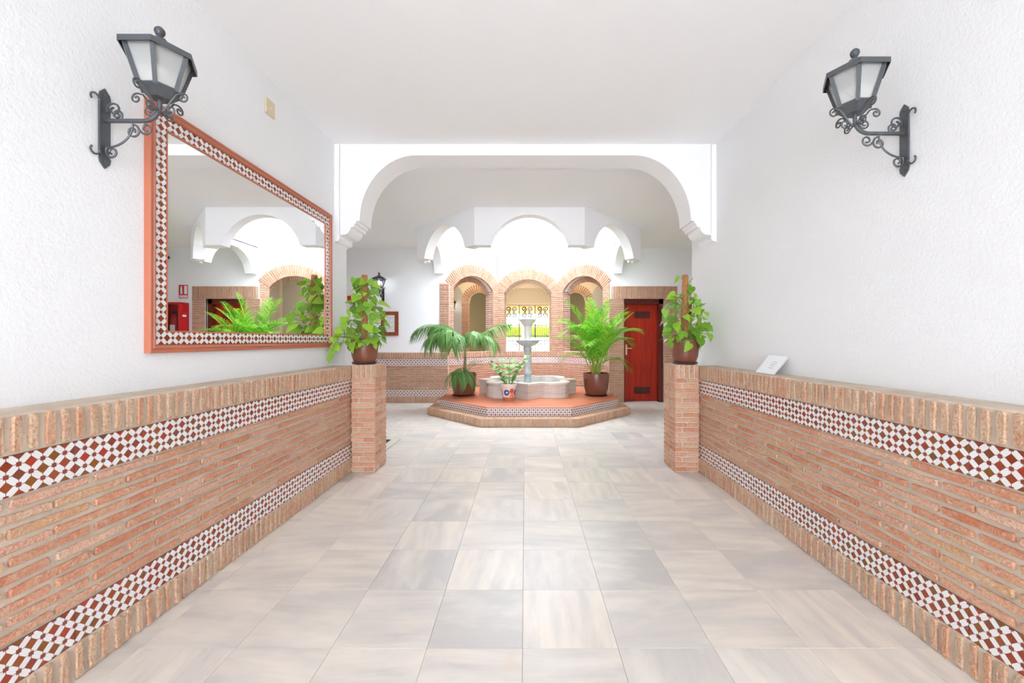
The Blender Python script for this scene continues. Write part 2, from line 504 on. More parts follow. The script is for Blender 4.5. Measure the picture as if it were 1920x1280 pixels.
def dado(name, origin, angle, length, depth, label, near, u_start=0.0, ret_ends=True, base=True, kind_label='brick dado'):
    """brick dado along local x, mortar face at local y=0, body back to +depth; near: every brick its own object"""
    mx = T(*origin) @ RZ(angle)
    core = MB().box(u_start, length, 0, depth, 0, Z_CAP - 0.135)
    core.bevbox(u_start, length, -0.013, depth, Z_CAP - 0.135, Z_CAP, 0.006)
    core.box(u_start, length, -0.008, depth, 0, Z_B)
    o = core.obj(name, M['mortar' if near else 'farmortar'], None, False, mx)
    tag(o, label, 'brick dado', kind='structure')
    # tile bands
    tl = 0.277
    n = int((length - u_start) / tl) + 1
    for zc in ((Z_B + Z_T1) / 2, (Z_C + Z_T2) / 2):
        for i in range(n):
            a = length - i * tl; b2 = max(u_start, a - tl)
            if a - b2 < 0.03: continue
            put('patterned_tile', tile_mesh(a - b2 - 0.0015, 0.137, 'tile'), o, T((a + b2) / 2, 0.0, zc))
    jm = MB(); js = MB()
    # courses
    for c in range(10):
        z = Z_T1 + (c + 0.5) * COURSE
        u = length - (0.27 if c % 2 else 0.135)
        spans = [(u, length)]
        while u > u_start:
            spans.append((max(u - 0.27, u_start), u)); u -= 0.27
        for a, b2 in spans:
            L = b2 - a - 0.016
            if L < 0.03: continue
            if near:
                q = round(L / 0.02) * 0.02 if L < 0.25 else L
                ob = put('brick', brick_mesh(q, 0.031, 0.012, 'brick', rng.randrange(6)), o,
                         T((a + b2) / 2 + rng.uniform(-.004, .004), 0.001 + rng.uniform(-.0015, .0025), z + rng.uniform(-.0015, .0015)) @ RY(rng.uniform(-.5, .5)))
            else:
                v, f = brick_geo(L, 0.033, 0.009, seed=rng.randrange(9999))
                jm.add(v, f, T((a + b2) / 2, 0, z))
    # soldiers
    for zc, y0, hh in ((Z_CAP - 0.066, -0.012, 0.122), (Z_B / 2 - 0.001, -0.007, 0.128)):
        if hh == 0.128 and not base: continue
        for i in range(int((length - u_start) / SOLD)):
            u = length - (i + 0.5) * SOLD
            if near:
                put('soldier_brick', brick_mesh(hh, 0.027, 0.012, 'soldier', rng.randrange(6)), o,
                    T(u + rng.uniform(-.002, .002), y0 + rng.uniform(-.001, .003), zc) @ RY(90 + rng.uniform(-1.2, 1.2)))
            else:
                v, f = brick_geo(hh, 0.034, 0.008, seed=rng.randrange(9999))
                js.add(v, f, T(u, y0, zc) @ RY(90))
    if not near:
        p = jm.obj('brick_courses', M['farbrick'], o); p['kind'] = 'stuff'
        p = js.obj('soldier_bricks', M['farbrick'], o); p['kind'] = 'stuff'
    return o


# ================================================================== layout numbers (metres; y = depth from camera)
XW, XB = 1.89, 1.715            # plaster wall face, mortar face of the dado (bricks stand 11 mm proud)
YB = -4.8                       # open street end of the corridor, behind the camera
ZC = 3.225                      # ceiling
Y_ARCH, Y_ARCH_B = 4.06, 4.36
Y_BACK = 8.53
CX, CY = 0.06, 7.84             # centre of the octagon
AP_OUT, AP_IN, AP_BAY = 1.92, 1.75, 1.70
Z_SPR = 2.66                    # underside of the skylight surround
T22 = math.tan(PI / 8)


def octagon(ap, cx=CX, cy=CY):
    r = ap / math.cos(PI / 8)
    return [(cx + r * math.cos(PI / 8 + k * PI / 4), cy + r * math.sin(PI / 8 + k * PI / 4)) for k in range(8)]


# ================================================================== structure
# floor slab + individual marble slabs
fl = MB().box(-4.5, 4.5, 4.2, 9.0, -0.12, -0.012).box(-2.0, 2.0, YB, 4.2, -0.12, -0.012).box(-3.0, 3.1, 9.0, 13.9, -0.12, -0.012)
floor = tag(fl.obj('floor', M['grout']), 'pale polished marble slab floor of the hall', 'floor', kind='structure')
TX, TY = 0.400, 0.403
tile_me = MB().bevbox(-TX / 2 + .0005, TX / 2 - .0005, -TY / 2 + .0005, TY / 2 - .0005, -0.0115, 0, 0.0008).mesh('marble_slab', M['floor'])
rest = MB()
oct_in = octagon(1.62)
def in_oct(x, y, ap):
    dx, dy = abs(x - CX), abs(y - CY)
    return max(dx, dy) < ap and dx + dy < ap * math.sqrt(2)
cnt = 0
for j in range(-22, 27):
    y = 3.329 + (j + 0.5) * TY
    for i in range(-12, 13):
        x = -0.012 + (i + 0.5) * TX
        inside = (abs(x) < 2.0 and YB < y < 4.4) or (abs(x) < 4.5 and 4.3 <= y < 9.0) or (abs(x) < 2.9 and 9.0 <= y < 13.8)
        if not inside or in_oct(x, y, 1.35): continue
        if -3.0 < x < -1.72 and 4.45 < y < 5.5: continue
        px = 985 + FPX * x / max(y, 0.3)
        seen = y > 1.15 and y < 8.6 and -40 < px < 1960 and (abs(x) < 1.85 or y > 4.3) and not (y > 4.3 and (px < 690 or px > 1275))
        if seen:
            put('marble_slab', tile_me, floor, T(x, y, rng.uniform(-.0006, .0002))); cnt += 1
        else:
            v = [tuple(q.co) for q in tile_me.vertices]; f = [tuple(p.vertices) for p in tile_me.polygons]
            rest.add(v, f, T(x, y, 0))
p = rest.obj('marble_slabs', M['floor'], floor); p['kind'] = 'stuff'

gr = MB().box(-40, 40, -40, 40, -0.3, -0.125)
tag(gr.obj('ground', M['ground']), 'pale paving outside beyond the iron gate', 'ground', kind='structure')

wl = MB().box(-2.14, -XW, YB, 4.34, 0, ZC)
tag(wl.obj('wall_left', M['white']), 'white textured corridor wall holding the tile-framed mirror', 'wall', kind='structure')
wr = MB().box(XW, 2.14, YB, 4.66, 0, ZC)
tag(wr.obj('wall_right', M['white']), 'white textured corridor wall with a single lantern', 'wall', kind='structure')
ce = MB().box(-2.14, 2.14, YB, 4.2, ZC, ZC + 0.15)
tag(ce.obj('ceiling', M['smooth']), 'smooth white ceiling over the corridor', 'ceiling', kind='structure')

# arch wall between corridor and hall
def pz(px, py, d=Y_ARCH): return ((px - 985) * d / FPX, H_EYE + (638 - py) * d / FPX)
corb = [(626.2, 455.4), (629, 451.5), (633, 452), (637, 446.7), (636.5, 441.5), (640, 439.8), (646, 440), (651, 437.5), (655, 433), (657.3, 428), (657.6, 425.6), (663.4, 424.6),
        (664.2, 419.5), (667.8, 418.2), (668.2, 413.9), (674.4, 413.9)]
left = [pz(*q) for q in corb]
left[0] = (-XW, left[0][1])
a_, b_ = 107.0, 123.0
for k in range(1, 25):
    t = k / 24 * PI / 2
    left.append(pz(781.5 - a_ * math.cos(t), 414 - b_ * math.sin(t)))
prof = left + [(-x, z) for x, z in reversed(left)]
poly = [(-XW, ZC + 0.02)] + prof + [(XW, ZC + 0.02)]
am = MB()
v = []; n = len(prof)
for d in (Y_ARCH, Y_ARCH_B):
    v += [(x, d, z) for x, z in prof] + [(x, d, ZC + 0.02) for x, z in prof]
f = []
for k in range(n - 1):
    f.append((k, k + 1, n + k + 1, n + k))
    f.append((2 * n + k + 1, 2 * n + k, 3 * n + k, 3 * n + k + 1))
    f.append((k + 1, k, 2 * n + k, 2 * n + k + 1))
am.add(v, f)
o = am.obj('wall_arch', M['smooth'], None, True)
tag(o, 'wide white flattened arch on moulded corbels between corridor and hall', 'arch', kind='structure')

# hall shell
def wall(name, x0, x1, y0, y1, z0, z1, label, mat='smooth'):
    return tag(MB().box(x0, x1, y0, y1, z0, z1).obj(name, M[mat]), label, 'wall', kind='structure')
wall('wall_hall_front_left', -4.5, -2.14, 4.10, 4.34, 0, ZC, 'white wall of the hall left of the wide arch, facing the fountain')
wall('wall_hall_front_right', 2.14, 4.5, 4.40, 4.66, 0, ZC, 'white wall of the hall right of the wide arch, facing the door')
wall('wall_hall_left', -4.7, -4.5, 4.10, 8.78, 0, ZC, 'white side wall at the left end of the hall')
wall('wall_hall_right', 4.5, 4.7, 4.40, 8.78, 0, ZC, 'white side wall at the right end of the hall')
VX = AP_BAY * T22   # half side of the bay
wall('wall_back_left', -4.5, CX - AP_BAY, Y_BACK, Y_BACK + 0.25, 0, ZC, 'white back wall with the lit lantern and the notice frame')
DX0, DX1, DZ = 2.045, 2.875, 2.15
wb = MB().box(CX + AP_BAY, DX0, Y_BACK, Y_BACK + .25, 0, ZC).box(DX1, 4.5, Y_BACK, Y_BACK + .25, 0, ZC).box(DX0, DX1, Y_BACK, Y_BACK + .25, DZ, ZC)
tag(wb.obj('wall_back_right', M['smooth']), 'white back wall around the red wooden door', 'wall', kind='structure')

# hall ceiling with octagonal opening, then the light well above it
cm = MB()
outer = octagon(AP_IN)
z0, z1 = ZC - 0.02, ZC + 0.14
ring_o = []
for (x, y) in outer:
    ang = math.atan2(y - CY, x - CX)
    ring_o.append((x, y))
x0, x1, y0, y1 = -4.7, 4.7, 4.2, 8.9
def strip(pl):
    n_ = len(pl)
    cm.prism(pl, z0, z1, 'z')
xs = sorted(outer, key=lambda p: p[0])
h = AP_IN * T22
L_, R_, B_, F_ = CX - AP_IN, CX + AP_IN, CY - AP_IN, CY + AP_IN
strip([(x0, y0), (L_, y0), (L_, 8.6), (x0, 8.6)]); strip([(R_, y0), (x1, y0), (x1, 8.6), (R_, 8.6)])
strip([(L_, y0), (R_, y0), (R_, B_), (L_, B_)])
strip([(L_, B_), (CX - h, B_), (L_, CY - h)]); strip([(CX + h, B_), (R_, B_), (R_, CY - h)])
tag(cm.obj('ceiling_hall', M['smooth']), 'white ceiling of the hall around the octagonal skylight', 'ceiling', kind='structure')

# hanging surround: five arched panels
def arch_profile(hw, ztop, zbot, n=28):
    R = (hw * hw + (ztop - zbot) ** 2) / (2 * (ztop - zbot)); zc = ztop - R
    return R, zc
sm = MB()
R, zc = arch_profile(0.565, 3.10, Z_SPR)
us = [-0.565 + 1.13 * k / 32 for k in range(33)]
for kface in (4, 5, 6, 7, 8):      # face directions: left, front-left, front, front-right, right
    ang = math.radians(180 + (kface - 4) * 45)
    nx, ny = math.cos(ang), math.sin(ang)
    dx, dy = -ny, nx
    ho, hi = AP_OUT * T22, AP_IN * T22
    cols = [(-ho, -hi, Z_SPR)] + [(-0.565, -0.565, Z_SPR)] + [(u, u, max(Z_SPR, zc + math.sqrt(max(0, R * R - u * u)))) for u in us[1:-1]] + [(0.565, 0.565, Z_SPR), (ho, hi, Z_SPR)]
    v = []
    for uo, ui, zl in cols:
        for u, ap in ((uo, AP_OUT), (ui, AP_IN)):
            for z in (zl, ZC):
                v.append((CX + nx * ap + dx * u, CY + ny * ap + dy * u, z))
    f = []
    for k in range(len(cols) - 1):
        a, b2 = 4 * k, 4 * k + 4
        f += [(a, b2, b2 + 1, a + 1), (b2 + 2, a + 2, a + 3, b2 + 3), (a + 2, b2 + 2, b2, a)]
    sm.add(v, f)
o = sm.obj('ceiling_skylight_surround', M['smooth'], None, True)
tag(o, 'white octagonal skylight surround with hanging arched panels above the fountain', 'skylight', kind='structure')

# light well: octagonal shaft above the ceiling, open to the sky
wm = MB()
ov, iv = octagon(AP_IN + 0.25), octagon(AP_BAY + .012)
ZW = 5.0
v = [(x, y, z) for z in (ZC + 0.08, ZW) for x, y in iv] + [(x, y, z) for z in (ZC + 0.08, ZW) for x, y in ov]
f = []
for k in range(8):
    j = (k + 1) % 8
    f += [(j, k, 8 + k, 8 + j), (16 + k, 16 + j, 24 + j, 24 + k), (8 + k, 24 + k, 24 + j, 8 + j)]
    wm_lo = (k, j, 16 + j, 16 + k); f.append(wm_lo)
wm.add(v, f)
tag(wm.obj('wall_light_well', M['smooth']), 'white shaft of the skylight rising above the fountain', 'light well', kind='structure')

# the three brick-arched faces of the bay
OPN, R_IN, ZARC = 0.545, 0.645, 2.055
R_EX = 0.895
def bay_face(name, ang_deg, label):
    """local x along the face, local -y towards the octagon centre"""
    ang = math.radians(ang_deg)
    c = (CX + AP_BAY * math.cos(ang), CY + AP_BAY * math.sin(ang), 0)
    mx = T(*c) @ RZ(ang_deg - 90)
    D = 0.24
    w = VX
    # plaster body with the opening
    cols = [-w - 0.0] + [-OPN] + [-OPN + 2 * OPN * k / 28 for k in range(1, 28)] + [OPN, w]
    mb = MB()
    mb.box(-w, w, 0.02, D, 0, 1.03 - .135)
    def col_strip(mb, x0, x1, za0, za1, zb0, zb1, y0, y1):
        v = [(x0, y0, za0), (x1, y0, za1), (x1, y0, zb1), (x0, y0, zb0), (x0, y1, za0), (x1, y1, za1), (x1, y1, zb1), (x0, y1, zb0)]
        mb.add(v, [(0, 1, 2, 3), (7, 6, 5, 4), (1, 0, 4, 5), (3, 2, 6, 7)] + ([(0, 3, 7, 4)] if True else []) + [(2, 1, 5, 6)])
    def zin(u): return ZARC + math.sqrt(max(0, R_IN ** 2 - u * u))
    def zex(u): return ZARC + math.sqrt(max(0, R_EX ** 2 - u * u))
    for k in range(len(cols) - 1):
        a, b2 = cols[k], cols[k + 1]
        mid = (a + b2) / 2
        if abs(mid) > OPN: col_strip(mb, a, b2, 1.03 - .135, 1.03 - .135, ZC + .14, ZC + .14, 0.02, D)
        else: col_strip(mb, a, b2, zin(a), zin(b2), ZC + .14, ZC + .14, 0.02, D)
    o = mb.obj(name, M['smooth'], None, False, mx)
    tag(o, label, 'brick arch', kind='structure')
    # mortar backing of the brick facing
    bk = MB()
    for k in range(len(cols) - 1):
        a, b2 = cols[k], cols[k + 1]
        mid = (a + b2) / 2
        if abs(mid) > OPN: col_strip(bk, a, b2, 1.03, 1.03, zex(a), zex(b2), -0.02, 0.03)
        else: col_strip(bk, a, b2, zin(a), zin(b2), zex(a), zex(b2), -0.02, 0.03)
    bk.obj('mortar_facing', M['farmortar'], o)
    pb = MB()
    for s in (-1, 1):
        for c2 in range(29):
            z = 1.045 + (c2 + 0.5) * COURSE
            x0, x1 = OPN - 0.008, w + 0.008
            # facing brick, one long or split in two
            parts = [(x0, x1)] if c2 % 2 else [(x0, x0 + 0.075), (x0 + 0.085, x1)]
            for a, b2 in parts:
                v, f = brick_geo(b2 - a, 0.035, 0.007, seed=rng.randrange(9999))
                pb.add(v, f, T(s * (a + b2) / 2, -0.021, z))
            # bricks in the reveal
            for a, b2 in (((-.02, .10), (.11, D)) if c2 % 2 else ((-.02, D),)):
                v, f = brick_geo(b2 - a, 0.035, 0.007, seed=rng.randrange(9999))
                pb.add(v, f, T(s * OPN, (a + b2) / 2, z) @ RZ(-90 * s) )
    q = pb.obj('brick_piers', M['farbrick'], o); q['kind'] = 'stuff'
    nv = 33; th = math.radians(56)
    for k in range(nv):
        t = -th + 2 * th * k / (nv - 1)
        r1 = R_EX + rng.uniform(-.006, .006)
        r0 = R_IN
        if abs(math.sin(t)) * r1 > w + 0.03: r1 = (w + 0.03) / abs(math.sin(t))
        L = round((r1 - r0) / 0.02) * 0.02
        rc = r0 + L / 2 - 0.004
        put('arch_brick', brick_mesh(L, 0.040, 0.030, 'farbrick', rng.randrange(6)), o,
            T(math.sin(t) * rc, -0.002, ZARC + math.cos(t) * rc) @ RY(math.degrees(t) - 90))
    # soffit bricks under the arch
    sf = MB()
    for k in range(nv):
        t = -th + 2 * th * k / (nv - 1)
        v, f = brick_geo(D, 0.040, 0.006, seed=rng.randrange(9999))
        sf.add(v, f, T(math.sin(t) * R_IN, D / 2, ZARC + math.cos(t) * R_IN) @ RY(math.degrees(t)) @ RX(90) @ RZ(90))
    q = sf.obj('soffit_bricks', M['farbrick'], o); q['kind'] = 'stuff'
    MB().bevbox(-OPN, OPN, 0.0, D + .02, 1.0, 1.032, 0.004).obj('sill', M['farbrick'], o)
    d = dado('trim_bay_dado', tuple(mx @ Vector((-w, 0, 0))), ang_deg - 90, 2 * w, 0.05, '', False)
    return o, d
_, d1 = bay_face('wall_bay_left', 135, 'slanting brick arch behind the drooping palm, left of the centre arch')
d1['label'] = 'brick and tile dado below the slanting arch behind the drooping palm'
_, d2 = bay_face('wall_bay_centre', 90, 'middle brick arch straight behind the fountain column')
d2['label'] = 'brick and tile dado below the middle arch straight behind the fountain'
_, d3 = bay_face('wall_bay_right', 45, 'slanting brick arch behind the bushy green palm, beside the door')
d3['label'] = 'brick and tile dado below the slanting arch behind the bushy green palm'

# outer brick pier left of the bay, and the brick surround of the door
def brick_block(name, x0, x1, z0, z1, y, label, soldier_top=None):
    o = MB().box(x0, x1, y - 0.02, y + 0.03, z0, z1).obj(name, M['farmortar'])
    tag(o, label, 'brickwork', kind='structure')
    pb = MB(); n = int(round((z1 - z0 - (0.25 if soldier_top else 0)) / COURSE))
    for c in range(n):
        z = z0 + (c + .5) * COURSE
        u = x0 - (0.13 if c % 2 else 0)
        while u < x1 - .02:
            a, b2 = max(u, x0), min(u + 0.26, x1)
            if b2 - a > 0.03:
                v, f = brick_geo(b2 - a - 0.012, 0.035, 0.009, seed=rng.randrange(9999))
                pb.add(v, f, T((a + b2) / 2, y - 0.02, z))
            u += 0.26
    q = pb.obj('brick_courses', M['farbrick'], o); q['kind'] = 'stuff'
    return o
BX0 = CX - AP_BAY
brick_block('trim_pier_left', BX0 - 0.14, BX0 + 0.06, 1.04, 2.47, Y_BACK, 'narrow brick pier where the slanting arch meets the lantern wall')
brick_block('trim_pier_right', CX + AP_BAY - 0.03, DX0, 0, DZ, Y_BACK, 'brick pier between the bushy palm arch and the red door')
brick_block('trim_door_jamb', DX1, 3.15, 0, DZ, Y_BACK, 'brick jamb on the right of the red door')
lt = MB().box(CX + AP_BAY + .02, 3.15, Y_BACK - .02, Y_BACK + .03, DZ, 2.41).obj('trim_door_lintel', M['farmortar'])
tag(lt, 'flat lintel of upright bricks above the red door', 'brickwork', kind='structure')
for k in range(int((3.15 - CX - AP_BAY - .02) / SOLD)):
    put('soldier_brick', brick_mesh(0.245, 0.036, 0.009, 'farbrick', rng.randrange(6)), lt,
        T(3.15 - (k + .5) * SOLD, Y_BACK - .02, (DZ + 2.41) / 2) @ RY(90))

# dados
dado('trim_dado_left', (-XB, 0.75, 0), 90, 3.25 + 0.05, XW - XB, 'long brick and patterned tile dado under the big mirror', True)
dr = dado('trim_dado_right', (XB, 4.05, 0), -90, 3.30, XW - XB, 'long brick and patterned tile dado under the white leaflet', True)
dado('trim_dado_back', (-4.4, Y_BACK - 0.09, 0), 0, 4.4 + BX0 + .05, 0.09, 'brick and tile dado along the lantern wall at the back', False, u_start=1.0)
dado('trim_dado_back_end', (3.15, Y_BACK - 0.09, 0), 0, 1.3, 0.09, 'brick and tile dado under the fire cabinet at the far right', False)

# brick pillars at the ends of the corridor dados
def pillar(name, x0, x1, label, side):
    y0, y1 = 4.0, 4.32
    zt = 1.047
    core = MB().bevbox(x0 + .008, x1 - .008, y0 + .008, y1, 0, zt, 0.004)
    o = core.obj(name, M['mortar'])
    tag(o, label, 'brick pillar', kind='structure')
    n = 19
    Wd, Dp = x1 - x0, y1 - y0
    for c in range(n):
        z = 0.006 + (c + .5) * (zt - 0.135) / n
        hh = 0.036
        split = [(0, Wd)] if c % 3 == 1 else ([(0, Wd * .48), (Wd * .52, Wd)] if c % 3 == 0 else [(0, Wd * .3), (Wd * .34, Wd)])
        for a, b2 in split:
            L = round((b2 - a - .004) / .02) * .02
            put('brick', brick_mesh(L, hh, 0.012, 'brick', rng.randrange(6)), o, T(x0 + (a + b2) / 2, y0 + .012 + rng.uniform(-.001, .002), z))
        split = [(0, Dp * .5), (Dp * .54, Dp)] if c % 2 else [(0, Dp * .36), (Dp * .4, Dp)]
        for a, b2 in split:
            L = round((b2 - a - .004) / .02) * .02
            if side < 0:   # left pillar: visible face +x
                put('brick', brick_mesh(L, hh, 0.012, 'brick', rng.randrange(6)), o, T(x1 - .012, y0 + (a + b2) / 2, z) @ RZ(90))
            else:
                put('brick', brick_mesh(L, hh, 0.012, 'brick', rng.randrange(6)), o, T(x0 + .012, y0 + (a + b2) / 2, z) @ RZ(-90))
    for k in range(5):
        put('soldier_brick', brick_mesh(0.126, 0.036, 0.012, 'soldier', rng.randrange(6)), o, T(x0 + Wd * (k + .5) / 5, y0 + .011, zt - .066) @ RY(90))
    for k in range(6):
        xx, rr = (x1 - .011, 90) if side < 0 else (x0 + .011, -90)
        put('soldier_brick', brick_mesh(0.126, 0.036, 0.012, 'soldier', rng.randrange(6)), o, T(xx, y0 + Dp * (k + .5) / 6, zt - .066) @ RZ(rr) @ RY(90))
    return o
pillar('trim_pillar_left', -1.70, -1.46, 'square brick pillar below the left trailing pothos, at the mirror side', -1)
pillar('trim_pillar_right', 1.455, 1.70, 'square brick pillar below the right pothos, at the leaflet side', 1)

# ================================================================== door
dy = Y_BACK + 0.16
door = thing('door_1', 'glossy red mahogany door with two dark vents', 'door', T((DX0 + DX1) / 2, dy, 0), kind='structure')
hw = (DX1 - DX0) / 2
fr = MB().box(-hw, -hw + .035, -.12, .06, 0, DZ).box(hw - .09, hw, -.12, .06, 0, DZ).box(-hw, hw, -.12, .06, DZ - .10, DZ)
fr.obj('frame', M['doorframe'], door)
leaf = MB().bevbox(-hw + .037, hw - .092, -.02, .03, 0.01, DZ - .102, .003).obj('door_leaf', M['door'], door)
for k in range(1, 6):
    x = -hw + .037 + (2 * hw - .13) * k / 6
    MB().box(x - .0025, x + .0025, -.0215, -.02, .02, DZ - .11).obj('plank_groove', M['doorframe'], leaf)
for zc_ in (1.825, 0.235):
    vt = MB().box(-.17, .17, -.03, -.018, zc_ - .075, zc_ - .06).box(-.17, .17, -.03, -.018, zc_ + .06, zc_ + .075).box(-.17, -.155, -.03, -.018, zc_ - .06, zc_ + .06).box(.155, .17, -.03, -.018, zc_ - .06, zc_ + .06)
    vo = vt.obj('vent_frame', M['doorframe'], leaf)
    MB().box(-.155, .155, -.0225, -.0195, zc_ - .06, zc_ + .06).obj('vent_opening', M['dark'], leaf)
    for k in range(5):
        MB().box(-.155, .155, -.028, -.0215, zc_ - .055 + k * .025, zc_ - .046 + k * .025).obj('vent_slat', M['doorframe'], leaf)
hx = -hw + .085
MB().bevbox(hx - .02, hx + .02, -.027, -.02, .98, 1.2, .003).obj('handle_plate', M['brass'], door)
MB().tube([(hx, -.027, 1.12), (hx, -.06, 1.12), (hx + .02, -.066, 1.12), (hx + .11, -.066, 1.12)], .009, 8).obj('handle', M['brass'], door, True)
MB().lathe([(.022, 0), (.022, .006), (.012, .01)], 12, T(hx, -.02, 1.33) @ RX(90)).obj('lock', M['brass'], door, True)
# closed space behind the door
wall('wall_behind_door', 1.95, 3.0, Y_BACK + .32, Y_BACK + .36, 0, 2.4, 'dark backing behind the red wooden door', 'greywall')

# ================================================================== vestibule beyond the brick arches
Y3 = 11.3
vw = MB()
def arch_wall(mb, x0, x1, y0, y1, ztop, ops):
    """wall with arched openings: (centre, halfwidth, spring z, top z)"""
    cuts = {x0, x1}
    for c, hw_, zs, zt in ops:
        for k in range(17): cuts.add(round(c - hw_ + 2 * hw_ * k / 16, 5))
    cuts = sorted(cuts)
    for a, b2 in zip(cuts[:-1], cuts[1:]):
        mid = (a + b2) / 2; za = zb = 0
        for c, hw_, zs, zt in ops:
            if abs(mid - c) < hw_:
                R_, zc_ = arch_profile(hw_, zt, zs)
                za = zc_ + math.sqrt(max(0, R_ ** 2 - (a - c) ** 2)); zb = zc_ + math.sqrt(max(0, R_ ** 2 - (b2 - c) ** 2))
        v = [(a, y0, za), (b2, y0, zb), (b2, y0, ztop), (a, y0, ztop), (a, y1, za), (b2, y1, zb), (b2, y1, ztop), (a, y1, ztop)]
        mb.add(v, [(0, 1, 2, 3), (7, 6, 5, 4), (1, 0, 4, 5), (0, 3, 7, 4), (2, 1, 5, 6)])
ZC3 = 2.98
arch_wall(vw, -2.9, -0.72, Y3, Y3 + .2, ZC3, [(-1.28, .27, 2.35, 2.62)])
tag(vw.obj('wall_vestibule_left', M['cream']), 'cream and grey plaster wall with a brick archway seen through the left brick arch', 'wall', kind='structure')
vw = MB()
arch_wall(vw, 0.84, 3.0, Y3, Y3 + .2, ZC3, [(1.40, .27, 2.35, 2.62)])
tag(vw.obj('wall_vestibule_right', M['cream']), 'cream and grey plaster wall with a brick archway seen through the right brick arch', 'wall', kind='structure')
for sg_, xs_ in ((-1, 0.0), (1, 0.12)):
    pts_ = [(2.8, 0.0), (1.76, 0.0), (1.76, 2.40)] + [(1.70 + .75 * (1 - math.cos(a)) , 2.45 + .52 * math.sin(a)) for a in [PI / 2 * k / 10 for k in range(1, 11)]] + [(2.8, 2.97)]
    par = bpy.data.objects['wall_vestibule_left' if sg_ < 0 else 'wall_vestibule_right']
    pts_ = [(sg_ * x + (xs_ if sg_ > 0 else 0), z) for x, z in pts_]
    MB().prism(pts_, Y3 - .006, Y3 + .001).obj('grey_panel', M['greywall'], par)
for c, lab in ((-1.28, 'brick ring around the dark archway seen through the left brick arch'), (1.40, 'brick ring around the dark archway seen through the right brick arch')):
    R_, zc_ = arch_profile(.27, 2.62, 2.35)
    o = MB().box(c - .47, c - .275, Y3 - .02, Y3 + .002, 0, 2.33).box(c + .275, c + .47, Y3 - .02, Y3 + .002, 0, 2.33).obj('trim_archway_ring', M['farmortar'])
    tag(o, lab, 'brick arch', kind='structure')
    for k in range(21):
        t = math.radians(-88 + 176 * k / 20)
        rc = R_ + .105
        put('arch_brick', brick_mesh(.20, .036, .025, 'farbrick', k % 6), o, T(c + math.sin(t) * rc, Y3 - .001, zc_ + math.cos(t) * rc) @ RY(math.degrees(t) - 90))
    pb = MB()
    for s in (-1, 1):
        for k in range(47):
            v, f = brick_geo(.185, .035, .008, seed=rng.randrange(9999))
            pb.add(v, f, T(c + s * .3725, Y3 - .02, .025 + k * COURSE))
            v, f = brick_geo(.20, .035, .008, seed=rng.randrange(9999))
            pb.add(v, f, T(c + s * .27, Y3 + .1, .025 + k * COURSE) @ RZ(-90 * s))
    q = pb.obj('brick_courses', M['farbrick'], o); q['kind'] = 'stuff'
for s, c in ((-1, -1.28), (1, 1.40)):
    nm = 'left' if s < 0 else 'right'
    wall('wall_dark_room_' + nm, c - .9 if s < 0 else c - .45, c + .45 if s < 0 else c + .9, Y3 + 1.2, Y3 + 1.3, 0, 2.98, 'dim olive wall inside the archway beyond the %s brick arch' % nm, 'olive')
wall('wall_vestibule_end_left', -3.0, -2.9, 8.78, Y3 + 1.3, 0, ZC3, 'grey end wall of the space behind the left brick arch', 'greywall')
wall('wall_vestibule_end_right', 3.0, 3.1, 8.9, Y3 + 1.3, 0, ZC3, 'grey end wall of the space behind the right brick arch', 'greywall')
wall('wall_vestibule_side_left', -0.86, -0.72, Y3 + .2, 13.7, 0, ZC3, 'cream side wall of the entrance passage on the left', 'cream')
wall('wall_vestibule_side_right', 0.84, 0.98, Y3 + .2, 13.7, 0, ZC3, 'cream side wall of the entrance passage on the right', 'cream')
cv = MB()
for q in ([(-3, 9.9), (3.1, 9.9), (3.1, 13.9), (-3, 13.9)], [(-3, 8.78), (-1.75, 8.78), (-.80, 9.75), (-.80, 9.9), (-3, 9.9)], [(1.85, 8.9), (3.1, 8.9), (3.1, 9.9), (.92, 9.9), (.92, 9.75)], [(-.8, 9.78), (.92, 9.78), (.92, 9.9), (-.8, 9.9)]):
    cv.prism(q, ZC3, ZC3 + .5, 'z')
tag(cv.obj('ceiling_vestibule', M['cream']), 'cream ceiling seen through the three brick arches', 'ceiling', kind='structure')
# cream arch in the passage, lintel above the gate
pa = MB(); arch_wall(pa, -0.72, 0.84, 11.8, 12.0, ZC3, [(0.07, .62, 2.50, 2.93)])
# keep only the part above the springing: side cheeks stay as pilasters
tag(pa.obj('wall_passage_arch', M['cream']), 'cream arch in the passage behind the middle brick arch', 'arch', kind='structure')
wall('wall_gate_lintel', -0.72, 0.84, 13.45, 13.65, 2.47, ZC3, 'cream lintel above the iron gate', 'cream')

# iron gate with scrolled transom
gate = thing('iron_gate', 'black wrought iron gate with scrolled transom behind the fountain', 'gate', T(0.06, 13.55, 0))
g = MB()
for z in (0.08, 1.28, 1.98, 2.45): g.box(-.78, .78, -.012, .012, z - .012, z + .012)
for x in (-.77, -.26, .26, .77): g.box(x - .014, x + .014, -.014, .014, 0, 2.46)
g.obj('gate_frame', M['iron'], gate)
for k in range(13):
    x = -.70 + k * 1.40 / 12
    if min(abs(x - q) for q in (-.26, .26)) < .03: continue
    MB().tube([(x, 0, .08), (x, 0, 1.28)], .011, 5).obj('bar', M['iron'], gate)
for cxx in (-.515, 0, .515):
    for sx in (-1, 1):
        for zc_, sz in ((2.12, 1), (2.32, -1)):
            MB().tube(spiral(cxx + sx * .105, zc_, .088, PI / 2 * sz, 1.4, sx * sz), .019, 5).obj('scroll', M['iron'], gate)
for cxx in (-.515, 0, .515):
    for sx in (-1, 1):
        MB().tube(spiral(cxx + sx * .10, 1.16, .07, -PI / 2, 1.3, sx), .008, 5).obj('scroll', M['iron'], gate)

